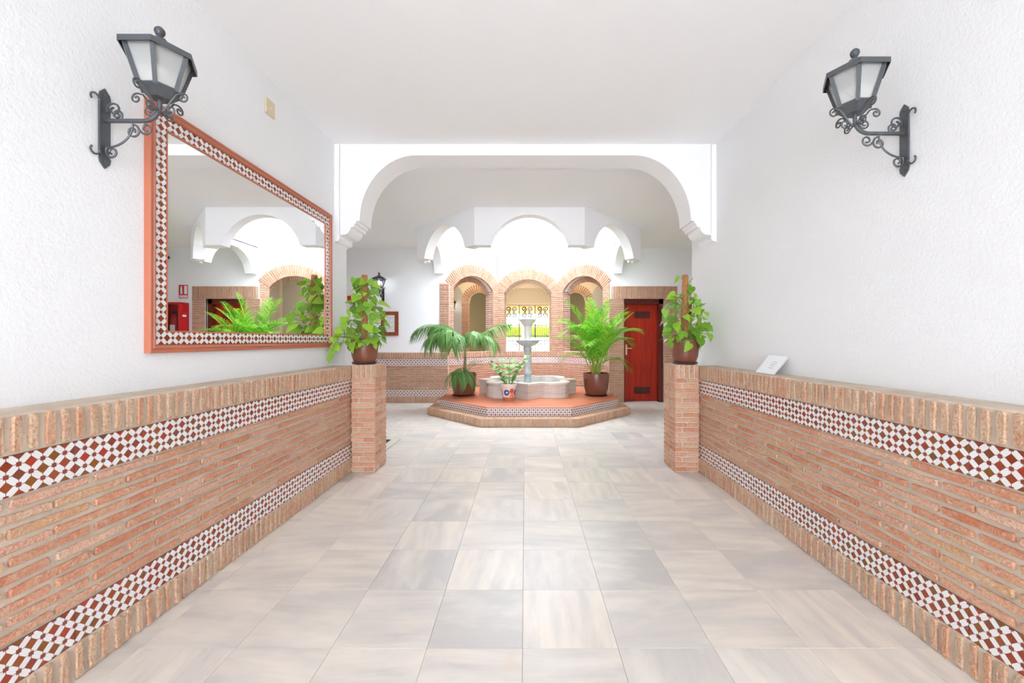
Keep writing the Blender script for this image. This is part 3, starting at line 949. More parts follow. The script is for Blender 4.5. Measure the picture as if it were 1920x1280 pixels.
# porch soffit, garden wall, fence and hedge outside the gate
tag(MB().box(-3, 3.2, 13.9, 17.6, 2.42, 2.5).obj('ceiling_porch', M['terracotta']), 'ochre underside of the porch above the garden view', 'ceiling', kind='structure')
M['ochre'] = flat_mat('ochre_plaster', (0.62, 0.27, 0.05), 0.9)
bpy.data.objects['ceiling_porch'].data.materials[0] = M['ochre']
MB_g = MB().box(-6, 6, 19.6, 19.8, -.125, 1.42)
tag(MB_g.obj('garden_wall', M['white']), 'low white garden wall under the fence', 'garden wall')
fence = thing('garden_fence', 'dark iron railing fence in front of the hedge', 'fence', T(0, 19.7, 1.42))
MB().box(-3, 3, -.02, .02, .06, .10).box(-3, 3, -.02, .02, .56, .60).obj('rail', M['iron'], fence)
for k in range(41):
    x = -2 + k * .1
    MB().tube([(x, 0, 0), (x, 0, .62), (x, 0, .70)], [.012, .012, .002], 5).obj('bar', M['iron'], fence)
tag(MB().bevbox(-.19, .07, 19.4, 19.59, -.125, 2.12, .01).obj('brick_post', M['brick']), 'brown brick post standing in front of the garden fence', 'post')
hm = MB()
hr = random.Random(3)
for k in range(2600):
    x, y, z = hr.uniform(-3.2, 3.2), hr.uniform(19.95, 20.5), hr.uniform(.9, 2.05) + hr.uniform(0, .12)
    a = Matrix.Translation((x, y, z)) @ Matrix.Rotation(hr.uniform(0, 6), 4, 'Z') @ Matrix.Rotation(hr.uniform(-1, 1), 4, 'X')
    s = hr.uniform(.05, .10)
    hm.add([(-s / 2, 0, 0), (0, .01, -s), (s / 2, 0, 0), (0, .01, s)], [(0, 1, 2, 3)], a)
hedge = tag(MB().box(-3.2, 3.2, 20.1, 20.5, -.125, 1.95).obj('hedge', M['hedge']), 'bright yellow-green hedge beyond the garden fence', 'hedge')
q = hm.obj('hedge_leaves', M['hedge'], hedge); q['kind'] = 'stuff'

# ================================================================== mirror in tiled frame
MY0, MY1, MZ0, MZ1 = 2.035, 3.965, 1.222, 2.494
mir = thing('wall_mirror', 'large mirror in a terracotta frame lined with patterned tiles', 'mirror', T(-XW, MY0, MZ0) @ RZ(90))
ML, MH = MY1 - MY0, MZ1 - MZ0
fw, tb = 0.042, 0.070
def frame_bar(pts_len, mx):
    # stepped moulding profile swept along x
    prof_ = [(0.0, 0.0), (-.026, 0.0), (-.030, .004), (-.030, .014), (-.025, .017), (-.025, .022), (-.030, .025), (-.028, .036), (-.014, fw), (0, fw)]
    v = []; n_ = len(prof_)
    for end in (0, 1):
        for y, z in prof_:
            x = z if end == 0 else pts_len - z      # mitred ends
            v.append((x, y, z))
    f = [tuple(range(n_)), tuple(range(2 * n_ - 1, n_ - 1, -1))]
    for k in range(n_):
        j = (k + 1) % n_
        f.append((k, k + n_, j + n_, j))
    return MB().add(v, f).obj('frame_bar', M['framewood'], mir, False, mx)
frame_bar(ML, Matrix.Identity(4))
frame_bar(ML, T(ML, 0, MH) @ RY(180))
frame_bar(MH, T(0, 0, MH) @ RY(90))
frame_bar(MH, T(ML, 0, 0) @ RY(-90))
tl = 0.1385
def band(n, start, L, mxf):
    for k in range(n):
        l = L / n
        put('border_tile', tile_mesh(.1375, tb - .001, 'tile1'), mir, mxf(start + (k + .5) * l) @ Matrix.Scale(l / .1385, 4, (1, 0, 0)))
nb = 13; Lb = ML - 2 * fw
band(nb, fw, Lb, lambda u: T(u, -.008, fw + tb / 2))
band(nb, fw, Lb, lambda u: T(u, -.008, MH - fw - tb / 2))
Lv = MH - 2 * fw - 2 * tb
band(8, fw + tb, Lv, lambda u: T(fw + tb / 2, -.008, u) @ RY(90))
band(8, fw + tb, Lv, lambda u: T(ML - fw - tb / 2, -.008, u) @ RY(90))
MB().box(fw, ML - fw, -.008, 0, fw, MH - fw).obj('backing', M['grout'], mir)
MB().box(fw + tb + .002, ML - fw - tb - .002, -.0115, -.008, fw + tb + .002, MH - fw - tb - .002).obj('mirror_glass', M['mirror'], mir)
for a0, b0, c0, d0 in ((fw + tb - .004, ML - fw - tb + .004, fw + tb - .004, fw + tb + .004), (fw + tb - .004, ML - fw - tb + .004, MH - fw - tb - .004, MH - fw - tb + .004),
                       (fw + tb - .004, fw + tb + .004, fw + tb, MH - fw - tb), (ML - fw - tb - .004, ML - fw - tb + .004, fw + tb, MH - fw - tb)):
    MB().box(a0, b0, -.018, -.010, c0, d0).obj('inner_bead', M['framewood'], mir)

# ================================================================== lanterns
def lantern(name, label, mx, lit=False, flip=1, group='wrought iron wall lanterns', scale=1.0):
    """wall plate at origin in the x-z plane, arm towards local -y"""
    t = thing(name, label, 'lantern', mx, group)
    P = 'ironlight' if not lit else 'iron'
    # back plate: flat bar with waisted pointed ends
    poly = [(-.016, -.115), (-.026, -.135), (-.022, -.155), (0, -.180), (.022, -.155), (.026, -.135), (.016, -.115), (.024, -.09), (.024, .09), (.016, .115), (.026, .135), (.022, .155), (0, .180), (-.022, .155), (-.026, .135), (-.016, .115), (-.024, .09), (-.024, -.09)]
    MB().prism(poly, -.006, 0).obj('back_plate', M[P], t)
    for z in (-.15, .15):
        MB().lathe([(.006, 0), (.005, .004)], 8, T(0, -.006, z) @ RX(90)).obj('screw', M[P], t)
    AL = .25
    z0 = .035
    pts = [(0, -.006, z0), (0, -AL + .07, z0)]
    for k in range(1, 9):
        a = PI / 2 * k / 8
        pts.append((0, -AL + .07 - .07 * math.sin(a), z0 + .07 - .07 * math.cos(a)))
    pts.append((0, -AL, z0 + .095))
    MB().tube(pts, .0095, 10).obj('arm', M[P], t, True)
    SC = RZ(-90)       # scroll plane: local x of the spiral -> -y
    def sc(points, r=.0045): MB().tube([SC @ Vector(p) for p in points], r, 6).obj('scroll', M[P], t, True)
    # scroll brace below the arm
    brace = [(.008 + .0, 0, -.085)] + [(.01 + .12 * math.sin(a), 0, -.085 + .105 * (1 - math.cos(a))) for a in [PI / 2 * k / 10 for k in range(1, 11)]]
    sc(brace); sc(spiral(.130, -.012, .032, PI / 2, 1.35, -1)); sc(spiral(.190, .000, .028, PI * 1.1, 1.35, 1))
    sc(spiral(.036, -.105, .030, PI * .75, 1.35, 1))
    sc(spiral(.045, .085, .034, PI * 1.15, 1.3, -1)); sc(spiral(.060, .062, .024, PI * 1.7, 1.3, 1))
    for s in (-1, 1):      # curls of the plate's edge bars
        MB().tube([(-.030 * flip, -.01, -.11), (-.030 * flip, -.01, .11)], .004, 6).obj('edge_bar', M[P], t) if s < 0 else None
        e = [(flip * (-.030 - .018 + .018 * math.cos(a)), -.010, s * (.115 + .018 * math.sin(a))) for a in [PI * 1.25 * k / 10 for k in range(11)]]
        MB().tube(e, .004, 6).obj('curl', M[P], t, True)
    # cup scrolls below the lantern
    zl = .122
    for ang in (0, 90, 180, 270):
        m2 = T(0, -AL, 0) @ RZ(ang)
        c = [(.010, 0, .075), (.022, 0, .085), (.048, 0, .118), (.075, 0, .152), (.095, 0, .158)]
        c += spiral(.105, .136, .022, PI * .5, 1.2, -1)
        MB().tube([m2 @ Vector(p) for p in c], .004, 6).obj('scroll', M[P], t, True)
        MB().tube([m2 @ Vector(p) for p in [(.009, 0, .085), (.02, 0, .072)] + spiral(.048, .082, .024, PI * 1.1, 1.3, 1)], .004, 6).obj('scroll', M[P], t, True)
    hexa = lambda r, z, k, off=0: Vector((r * math.cos(math.radians(60 * k + off)), -AL + r * math.sin(math.radians(60 * k + off)), z))
    OFF = 30
    zb, zt = .165, .328
    rb, rt = .072, .122
    # base cup
    mb = MB(); v = [hexa(.042, zb - .034, k, OFF) for k in range(6)] + [hexa(rb, zb - .004, k, OFF) for k in range(6)] + [hexa(rb, zb + .006, k, OFF) for k in range(6)]
    f = [tuple(range(5, -1, -1)), tuple(range(12, 18))]
    for r_ in range(2):
        for k in range(6):
            j = (k + 1) % 6; f.append((r_ * 6 + k, r_ * 6 + j, r_ * 6 + 6 + j, r_ * 6 + 6 + k))
    mb.add(v, f).obj('base_cup', M[P], t)
    # frame bars and panes
    fb = MB()
    for k in range(6):
        fb.tube([hexa(rb, zb, k, OFF), hexa(rt, zt, k, OFF)], .0115, 4)
        fb.tube([hexa(rb, zb + .004, k, OFF), hexa(rb, zb + .004, k + 1, OFF)], .010, 4)
        fb.tube([hexa(rt, zt, k, OFF), hexa(rt, zt, k + 1, OFF)], .009, 4)
    fb.obj('cage', M[P], t)
    for k in range(6):
        a, b2, c, d = hexa(rb - .003, zb, k, OFF), hexa(rb - .003, zb, k + 1, OFF), hexa(rt - .003, zt, k + 1, OFF), hexa(rt - .003, zt, k, OFF)
        nrm = (b2 - a).cross(d - a).normalized() * .0025
        v = [a, b2, c, d, a - nrm, b2 - nrm, c - nrm, d - nrm]
        MB().add(v, [(0, 1, 2, 3), (7, 6, 5, 4), (1, 0, 4, 5), (2, 1, 5, 6), (3, 2, 6, 7), (0, 3, 7, 4)]).obj('pane', M['glass' if lit else 'pane'], t)
    # roof: overhanging hexagon with drip edge, low pyramid, finial
    ro = .142
    v = [hexa(ro, zt - .018, k, OFF) for k in range(6)] + [hexa(ro, zt + .006, k, OFF) for k in range(6)] + [hexa(.035, zt + .062, k, OFF) for k in range(6)] + [hexa(.024, zt + .075, k, OFF) for k in range(6)]
    v += [hexa(ro - .004, zt - .018, k, OFF) for k in range(6)] + [hexa(ro - .004, zt + .002, k, OFF) for k in range(6)]
    f = [tuple(range(18, 24))]
    for k in range(6):
        j = (k + 1) % 6
        f += [(k, j, 6 + j, 6 + k), (6 + k, 6 + j, 12 + j, 12 + k), (12 + k, 12 + j, 18 + j, 18 + k), (j, k, 24 + k, 24 + j), (24 + j, 24 + k, 30 + k, 30 + j)]
    f.append(tuple(range(35, 29, -1)))
    MB().add(v, f).obj('roof', M[P], t)
    MB().lathe([(.012, 0), (.009, .012), (.016, .018), (.021, .030), (.019, .042), (.010, .052), (.002, .055)], 14, T(0, -AL, zt + .074)).obj('finial', M[P], t, True)
    # bulb
    br = .036
    MB().lathe([(.014, -.06), (.016, -.035)] + [(br * math.sin(a), -br * math.cos(a)) for a in [PI * k / 12 for k in range(2, 12)]] + [(.001, br)], 16, T(0, -AL, zb + .085)).obj('bulb', M['lit' if lit else 'globe'], t, True)
    MB().lathe([(.016, 0), (.016, .035)], 10, T(0, -AL, zb)).obj('bulb_holder', M[P], t)
    return t
lantern('wall_lantern', 'unlit wrought iron lantern overlapping the corner of the mirror', T(-XW, 1.842, 2.235) @ RZ(90))
lantern('wall_lantern', 'unlit wrought iron lantern alone on the right corridor wall', T(XW, 2.044, 2.28) @ RZ(-90), flip=-1)
lantern('wall_lantern', 'lit lantern on the back wall above the wooden notice frame', T(-2.95, Y_BACK, 2.20), True)
lantern('wall_lantern', 'lit lantern glowing on grey wall inside the left brick arch', T(-1.99, Y3, 2.0), True)

# ================================================================== small wall things
pl = MB().bevbox(-.054, .054, -.012, 0, -.06, .06, .004)
o = pl.obj('blank_cover_plate', M['plate'], None, False, T(-XW, 3.03, 3.0) @ RZ(90)); tag(o, 'small yellowed square cover plate high on the wall above the mirror', 'cover plate')
MB().lathe([(.006, 0), (.004, .003)], 8, T(0, -.012, 0) @ RX(90)).obj('screw', M['whiteplastic'], o)

nf = thing('notice_frame', 'reddish wooden frame with a white notice beside the left pothos', 'frame', T(-2.81, Y_BACK, 1.635))
W2, H2, bb = .18, .25, .075
for a0, b0, c0, d0 in ((-W2, W2, H2 - bb, H2), (-W2, W2, -H2, -H2 + bb), (-W2, -W2 + bb, -H2 + bb, H2 - bb), (W2 - bb, W2, -H2 + bb, H2 - bb)):
    MB().bevbox(a0, b0, -.035, 0, c0, d0, .004).obj('frame_bar', M['wood'], nf)
sh = MB().box(-W2 + bb, W2 - bb, -.012, -.002, -H2 + bb, H2 - bb).obj('notice_sheet', M['paper'], nf)
for k in range(9):
    z = .13 - k * .032
    MB().box(-.07, .07 - .03 * (k % 3), -.0132, -.0122, z - .004, z + .004).obj('printed_line', M['ink'], sh)

cab = thing('extinguisher_cabinet', 'red fire extinguisher cabinet with a glass front on the right back wall', 'cabinet', T(3.23, Y_BACK, 1.31))
CW, CH, CD = .37, .75, .22
MB().box(0, CW, -.012, 0, 0, CH).box(0, .012, -CD, 0, 0, CH).box(CW - .012, CW, -CD, 0, 0, CH).box(0, CW, -CD, 0, 0, .012).box(0, CW, -CD, 0, CH - .012, CH).obj('cabinet_body', M['safety'], cab)
MB().box(0, .03, -CD - .012, -CD, 0, CH).box(CW - .03, CW, -CD - .012, -CD, 0, CH).box(.03, CW - .03, -CD - .012, -CD, 0, .04).box(.03, CW - .03, -CD - .012, -CD, CH - .04, CH).obj('door_rim', M['safety'], cab)
MB().box(.03, CW - .03, -CD - .008, -CD - .004, .04, CH - .04).obj('door_glass', M['glass'], cab)
MB().box(-.002, 0, -.16, -.07, .46, .50).obj('white_sticker', M['signwhite'], cab)
MB().box(-.002, 0, -.18, -.04, .10, .14).obj('white_sticker', M['signwhite'], cab)
ext = thing('fire_extinguisher', 'red fire extinguisher hanging inside the glass-fronted red cabinet', 'extinguisher', T(3.23 + CW / 2, Y_BACK - .11, 1.325))
MB().lathe([(.06, 0), (.075, .01), (.075, .40), (.06, .45), (.025, .48), (.02, .50)], 20).obj('cylinder', M['safety'], ext, True)
MB().box(-.05, .05, -.0775, -.07, .15, .28).obj('instruction_label', M['signwhite'], ext)
MB().bevbox(-.02, .07, -.012, .012, .50, .55, .004).obj('valve_handle', M['iron'], ext)
MB().tube([(.02, 0, .52), (-.06, -.03, .50), (-.085, -.03, .40), (-.082, -.03, .15)], .010, 8).obj('hose', M['iron'], ext, True)

sg = thing('extinguisher_sign', 'small red and white fire extinguisher sign above the red cabinet', 'sign', T(3.345, Y_BACK, 2.30))
MB().box(-.095, .095, -.004, 0, -.14, .14).obj('sign_panel', M['signred'], sg)
MB().box(-.08, -.02, -.0052, -.0042, -.05, .12).obj('pictogram', M['signwhite'], sg)
MB().prism([(.02, -.05), (.06, -.05), (.06, .06), (.05, .085), (.06, .11), (.02, .11), (.03, .085), (.02, .06)], -.0052, -.0042).obj('pictogram', M['signwhite'], sg)
MB().box(-.085, .085, -.0052, -.0042, -.125, -.075).obj('text_strip', M['signwhite'], sg)
tc_ = bpy.data.curves.new('sign_text', 'FONT'); tc_.body = 'EXTINTOR'; tc_.size = .034; tc_.align_x = 'CENTER'; tc_.align_y = 'CENTER'; tc_.extrude = .0003
tc_.materials.append(M['signred'])
tmp_ = bpy.data.objects.new('sign_text', tc_)
tme = bpy.data.meshes.new_from_object(tmp_); bpy.data.objects.remove(tmp_)
put('sign_text', tme, sg, T(0, -.0058, -.10) @ RX(90))

tag(MB().bevbox(-.05, .05, -.05, 0, -.05, .05, .006).obj('fire_alarm_button', M['safety'], None, False, T(-3.63, Y_BACK, 2.16)), 'small red alarm button beside the left pothos, left of the lit lantern', 'alarm')
cc = thing('security_camera', 'small grey camera high on the right end of the back wall', 'camera', T(3.62, Y_BACK, 3.02))
MB().bevbox(-.03, .03, -.04, 0, -.03, .03, .005).obj('wall_bracket', M['whiteplastic'], cc)
MB().lathe([(.03, 0), (.035, .01), (.035, .14), (.03, .15)], 14, T(0, -.04, -.02) @ RX(100)).obj('camera_body', M['ironlight'], cc, True)

for s, nm in ((-1, 'left'), (1, 'right')):
    vx, vy = CX + s * (AP_OUT - .12), CY - AP_OUT * T22 + .06
    t = thing('spotlight', 'tiny white spotlight under the %s front corner of the skylight surround' % nm, 'spotlight', T(vx, vy, Z_SPR), 'spotlights under the skylight surround')
    MB().lathe([(.04, -.008), (.04, 0)], 16).obj('base', M['whiteplastic'], t, True)
    MB().lathe([(.024, -.04), (.028, -.036), (.02, -.008)], 14).obj('head', M['whiteplastic'], t, True)
    MB().lathe([(.018, -.042), (.018, -.040)], 12).obj('lens', M['whiteplastic'], t)

# leaflet leaning on the right dado
lf = thing('leaflet', 'white folded leaflet leaning against the wall on the right dado', 'leaflet', T(1.775, 3.05, Z_CAP + .002) @ RZ(-90))
tilt = RX(-38)
MB().box(-.115, .115, -.0008, .0008, 0, .165, tilt).obj('front_page', M['paper'], lf)
MB().box(-.113, .113, .003, .0045, .002, .163, RX(-42)).obj('back_page', M['paper'], lf)
for k in range(4):
    MB().box(-.01, .06 - .01 * (k % 2), -.0014, -.0009, .05 + k * .018, .054 + k * .018, tilt).obj('printed_line', M['ink'], lf)

# door mat set in the floor
dm = thing('door_mat', 'dark door mat in a pale marble border behind the left pillar', 'mat', T(-2.35, 4.98, -.012))
MB().bevbox(-.60, .60, -.44, .44, 0, .010, .002).obj('mat', M['mat'], dm)
for a0, b0, c0, d0 in ((-.70, .70, .45, .53), (-.70, .70, -.53, -.45), (-.70, -.61, -.45, .45), (.61, .705, -.45, .45)):
    MB().box(a0, b0, c0, d0, 0, .013).obj('marble_border', M['matborder'], dm)

# ================================================================== fountain and its platform
pf = thing('fountain_platform', 'octagonal brick and tile step with terracotta top under the fountain', 'platform', T(CX, CY, 0))
def oct0(ap):
    """octagon whose three rear faces stop short of the brick bay"""
    bk = min(ap, 1.655); s_ = math.sqrt(.5); out = []
    aps = [bk if k in (1, 2, 3) else ap for k in range(8)]
    for k in range(8):
        a1, a2 = math.radians(45 * k), math.radians(45 * (k + 1)); p1, p2 = aps[k], aps[(k + 1) % 8]
        det = math.cos(a1) * math.sin(a2) - math.cos(a2) * math.sin(a1)
        out.append(((p1 * math.sin(a2) - p2 * math.sin(a1)) / det, (p2 * math.cos(a1) - p1 * math.cos(a2)) / det))
    return out
ZS, ZP = .125, .271
AP1, AP2 = 1.757, 1.56
MB().prism(oct0(AP1 - .012), 0.001, ZS - .002, 'z').obj('step_core', M['farmortar'], pf)
MB().prism(oct0(AP2 - .012), ZS - .002, ZP - .02, 'z').obj('riser_core', M['farmortar'], pf)
tp = MB(); a1, a2 = oct0(AP2 - .010), oct0(AP2 + .012)
v = [(x, y, ZP - .022) for x, y in a1] + [(x, y, ZP - .018) for x, y in a2] + [(x, y, ZP - .006) for x, y in a2] + [(x, y, ZP) for x, y in oct0(AP2)]
f = [tuple(range(7, -1, -1)), tuple(range(24, 32))]
for r_ in range(3):
    for k in range(8):
        j = (k + 1) % 8; f.append((r_ * 8 + k, r_ * 8 + j, r_ * 8 + 8 + j, r_ * 8 + 8 + k))
tp.add(v, f).obj('terracotta_top', M['terracotta'], pf)
for kf in range(8):
    if kf in (1, 2, 3): continue      # faces hidden against the bay
    angd = kf * 45
    s1 = AP1 * T22
    mxf = RZ(angd + 90 - 180 + 180)
    fm = RZ(angd - 90 + 180) @ T(0, -0.0, 0)
    # local frame: -y points outward along angd
    fm = RZ(angd + 90)
    nb_ = int(2 * s1 / SOLD)
    for k in range(nb_):
        u = -s1 + (k + .5) * 2 * s1 / nb_
        put('step_brick', brick_mesh(.118, .037, .012, 'soldier', rng.randrange(6)), pf, fm @ T(u, -AP1 + .012, .062) @ RY(90))
        put('step_tread_brick', brick_mesh(.195, .037, .004, 'soldier', rng.randrange(6)), pf, fm @ T(u * .94, -AP1 + .104, ZS - .003) @ RX(-90) @ RY(90))
    s2 = AP2 * T22
    for k in range(5):
        L = 2 * s2 / 5
        put('riser_tile', tile_mesh(.276, ZP - ZS - .022, 'tile'), pf, fm @ T(-s2 + (k + .5) * L, -AP2 + .006, (ZS + ZP - .022) / 2) @ Matrix.Scale(L / .277, 4, (1, 0, 0)))

FC = (0.045, 7.93)
fo = thing('fountain', 'pale marble star-shaped fountain basin with a tall two-bowl column', 'fountain', T(FC[0], FC[1], ZP))
def star(r, lobe, n=14):
    """square with corners on the axes and round lobes on the diagonals"""
    pts = []
    c0 = .455 * r / .92
    for q in range(4):
        a = q * PI / 2
        pts.append((r * math.cos(a), r * math.sin(a)))
        d = a + PI / 4
        ux, uy = math.cos(d), math.sin(d)
        cx, cy = c0 * math.sqrt(2) * ux * .98, c0 * math.sqrt(2) * uy * .98
        for k in range(n + 1):
            t = d - PI / 2 + PI * k / n
            pts.append((cx + lobe * math.cos(t), cy + lobe * math.sin(t)))
    return pts
ro_, ri_ = star(.93, .30), star(.80, .215)
BH = .275
bs = MB(); n = len(ro_)
ring = lambda pts, z, s=1.0: [(x * s, y * s, z) for x, y in pts]
v = ring(ro_, 0) + ring(ro_, BH - .055) + ring(ro_, BH - .045, 1.018) + ring(ro_, BH - .008, 1.018) + ring(ro_, BH, 1.006) + ring(ri_, BH, 1.0) + ring(ri_, .04, .98)
f = [tuple(range(n - 1, -1, -1))]
for r_ in range(6):
    for k in range(n):
        j = (k + 1) % n; f.append((r_ * n + k, r_ * n + j, r_ * n + n + j, r_ * n + n + k))
f.append(tuple(range(6 * n, 7 * n)))
bs.add(v, f).obj('basin', M['strata'], fo)
v = ring(ri_, .175, .99)
MB().add(v, [tuple(range(n))]).obj('water', M['water'], fo)
# joints of the basin slabs
for k in range(4):
    d = k * PI / 2
    MB().box(.905, .934, -.0015, .0015, .002, BH - .05, Matrix.Rotation(d, 4, 'Z')).obj('slab_joint', M['grout'], fo)
colp = [(.10, .04), (.105, .14), (.085, .17), (.075, .19), (.062, .22), (.055, .30), (.055, .34), (.066, .37), (.066, .40), (.052, .43), (.048, .52), (.052, .60), (.060, .66), (.048, .70), (.045, .76), (.060, .82), (.066, .86), (.05, .90)]
MB().lathe([(r * 1.28, z) for r, z in colp], 16).obj('column', M['marblegrey'], fo, True)
MB().lathe([(.05, .89), (.09, .90), (.16, .935), (.205, .97), (.225, 1.0), (.23, 1.02), (.215, 1.022), (.18, .985), (.08, .95), (.03, .94)], 32).obj('lower_bowl', M['marblegrey'], fo, True)
MB().lathe([(.065, .94), (.075, .98), (.055, 1.02), (.06, 1.12), (.076, 1.18), (.062, 1.24), (.075, 1.29)], 16).obj('upper_stem', M['marble'], fo, True)
MB().lathe([(.07, 1.285), (.09, 1.31), (.13, 1.36), (.16, 1.40), (.172, 1.42), (.16, 1.425), (.12, 1.39), (.03, 1.36)], 28).obj('upper_bowl', M['marble'], fo, True)

# ================================================================== plants
def pot_mesh(t, r, hgt, mat='potbrown', saucer=True):
    pr = [(r * .70, .018), (r * .80, .03), (r * .93, hgt * .35), (r, hgt * .72), (r, hgt * .97), (r * .985, hgt), (r * .93, hgt), (r * .92, hgt * .86), (.001, hgt * .85)]
    MB().lathe(pr, 32).obj('pot', M[mat], t, True)
    MB().lathe([(.001, hgt * .855), (r * .90, hgt * .862), (r * .915, hgt * .84)], 24, None, False).obj('soil', M['soil'], t)
    if saucer:
        MB().lathe([(r * .70, 0), (r * .86, .004), (r * .92, .022), (r * .88, .024), (r * .80, .016), (.001, .016)], 28).obj('saucer', M['saucer'], t, True)


def heart(sz, seed, w=0.80, curl=0.25):
    r = random.Random(seed)
    prof = [(0, .0), (-.10, .20), (-.10, .34), (0, .45), (.16, .49), (.36, .44), (.56, .33), (.76, .19), (.92, .07), (1.0, 0)]
    v = []; f = []
    n_ = len(prof)
    for i, (y, x) in enumerate(prof):
        yy = max(y, 0) * sz
        z = -curl * sz * max(0, y) ** 2
        v.append((0, yy if y >= 0 else 0.0, z))
    for s in (-1, 1):
        for (y, x) in prof:
            v.append((s * x * sz * w * 1.05, y * sz, -curl * sz * max(0, y) ** 2 + .10 * sz * (x / .49) ** 1.0 - .06 * sz * (x / .49) ** 2 * r.uniform(.6, 1.8)))
    for i in range(n_ - 1):
        a, b2 = i, i + 1
        f.append((a, n_ + a, n_ + b2, b2)); f.append((b2, 2 * n_ + b2, 2 * n_ + a, a))
    return v, f
_lm = {}
def leaf_mesh(kind, var):
    if (kind, var) not in _lm:
        v, f = heart(1.0, var)
        _lm[(kind, var)] = MB().add(v, f).mesh('leaf', M[kind], True)
    return _lm[(kind, var)]


def aim(pos, direction, normal_hint, size, roll=0):
    """matrix whose +y runs along direction and +z near normal_hint"""
    y = Vector(direction).normalized(); z = Vector(normal_hint)
    z = (z - y * z.dot(y))
    z = z.normalized() if z.length > 1e-5 else y.orthogonal().normalized()
    x = y.cross(z)
    m = Matrix((x, y, z)).transposed().to_4x4()
    return Matrix.Translation(pos) @ m @ Matrix.Rotation(roll, 4, 'Y') @ Matrix.Scale(size, 4)


def pothos(name, label, loc, seed, n, prof, trail, pole_h, xlim):
    r = random.Random(seed)
    t = thing(name, label, 'potted plant', T(*loc), 'pothos plants on the brick pillars')
    R0, PH = .132, .25
    pot_mesh(t, R0, PH)
    MB().lathe([(.030, 0), (.031, pole_h * .3), (.029, pole_h * .7), (.030, pole_h - .006), (.024, pole_h)], 14, T(0, .0, PH * .8)).obj('moss_pole', M['coir'], t, True)
    spots = []
    for i in range(n):
        q = (i + .5) / n
        zz = prof[0][0] + (prof[-1][0] - prof[0][0]) * q ** 1.25
        for (z0, r0), (z1, r1) in zip(prof[:-1], prof[1:]):
            if z0 <= zz <= z1: rad = r0 + (r1 - r0) * (zz - z0) / (z1 - z0)
        a = i * 2.399 + r.uniform(-.3, .3)
        rr = rad * r.uniform(.55, 1.0)
        spots.append((rr * math.cos(a), rr * math.sin(a) * .85, zz + r.uniform(-.03, .03), a, r.choice((.055, .07, .085, .095, .11, .125))))
    for (x, y, z, a) in trail:
        spots.append((x, y, z, a, r.uniform(.075, .11)))
    st = MB()
    for (x, y, z, a, s) in spots:
        if loc[0] + x < -xlim: x = -xlim - loc[0]
        if loc[0] + x > xlim: x = xlim - loc[0]
        out = Vector((math.cos(a), math.sin(a), 0))
        d = out * r.uniform(.3, 1.1) + Vector((0, 0, -r.uniform(.0, 1.0))) + Vector((r.uniform(-.7, .7), r.uniform(-.6, .3), 0))
        wx = loc[0] + x
        if abs(wx) > 1.66: d.x = -.35 * abs(d.x) * (1 if wx > 0 else -1)
        nh = out * r.uniform(.1, .9) + Vector((r.uniform(-.5, .5), r.uniform(-.7, .2), r.uniform(.4, 1.1)))
        put('leaf', leaf_mesh('pothos', r.randrange(5)), t, aim((x, y, z), d, nh, s, r.uniform(-.7, .7)))
        root = Vector((r.uniform(-.02, .02), r.uniform(-.02, .02), max(PH * .86, z - r.uniform(.03, .14))))
        if z < PH: root = Vector((out.x * .1, out.y * .1, PH))
        mid = (root + Vector((x, y, z))) / 2 + Vector((0, 0, .035))
        if z < PH: mid = Vector((x * .9, y * .95, PH + .03))
        st.tube([root, mid, (x, y, z)], .0028, 4)
    st.obj('stems', M['stem'], t)
    return t
pothos('potted_pothos', 'trailing pothos on a moss pole in a brown pot on the left pillar', (-1.625, 4.15, 1.047), 11, 105,
       [(.20, .17), (.34, .24), (.48, .22), (.60, .17), (.72, .11), (.86, .09)],
       [(-.16, -.14, .40, 3.6), (-.19, -.22, .34, 3.8), (-.22, -.26, .27, 3.9), (-.20, -.24, .20, 4.0), (-.24, -.28, .15, 3.9), (-.19, -.22, .12, 4.2), (-.22, -.30, .09, 4.0), (-.17, -.2, .3, 4.1), (-.15, -.16, .22, 4.4), (-.06, .02, .87, 2.6), (-.07, -.03, .78, 3.0), (.05, 0, .72, 0.4)],
       .70, 1.82)
pothos('potted_pothos', 'variegated pothos on a moss pole in a brown pot on the right pillar', (1.615, 4.15, 1.047), 29, 88,
       [(.22, .16), (.34, .24), (.48, .25), (.58, .21), (.68, .13), (.74, .10)],
       [(-.08, -.16, .24, 4.4), (-.02, -.17, .21, 4.7), (-.20, -.08, .26, 3.6), (-.19, -.1, .32, 3.7), (.07, -.02, .86, .4), (-.06, 0, .88, 3.0), (.06, -.02, .78, .3), (.17, -.13, .36, 5.2), (.18, -.15, .30, 5.0), (.16, -.10, .46, 5.4), (.15, -.16, .41, 4.9), (.17, -.08, .52, 5.5), (-.22, -.10, .42, 3.8), (-.21, -.14, .37, 4.0)],
       .70, 1.82)


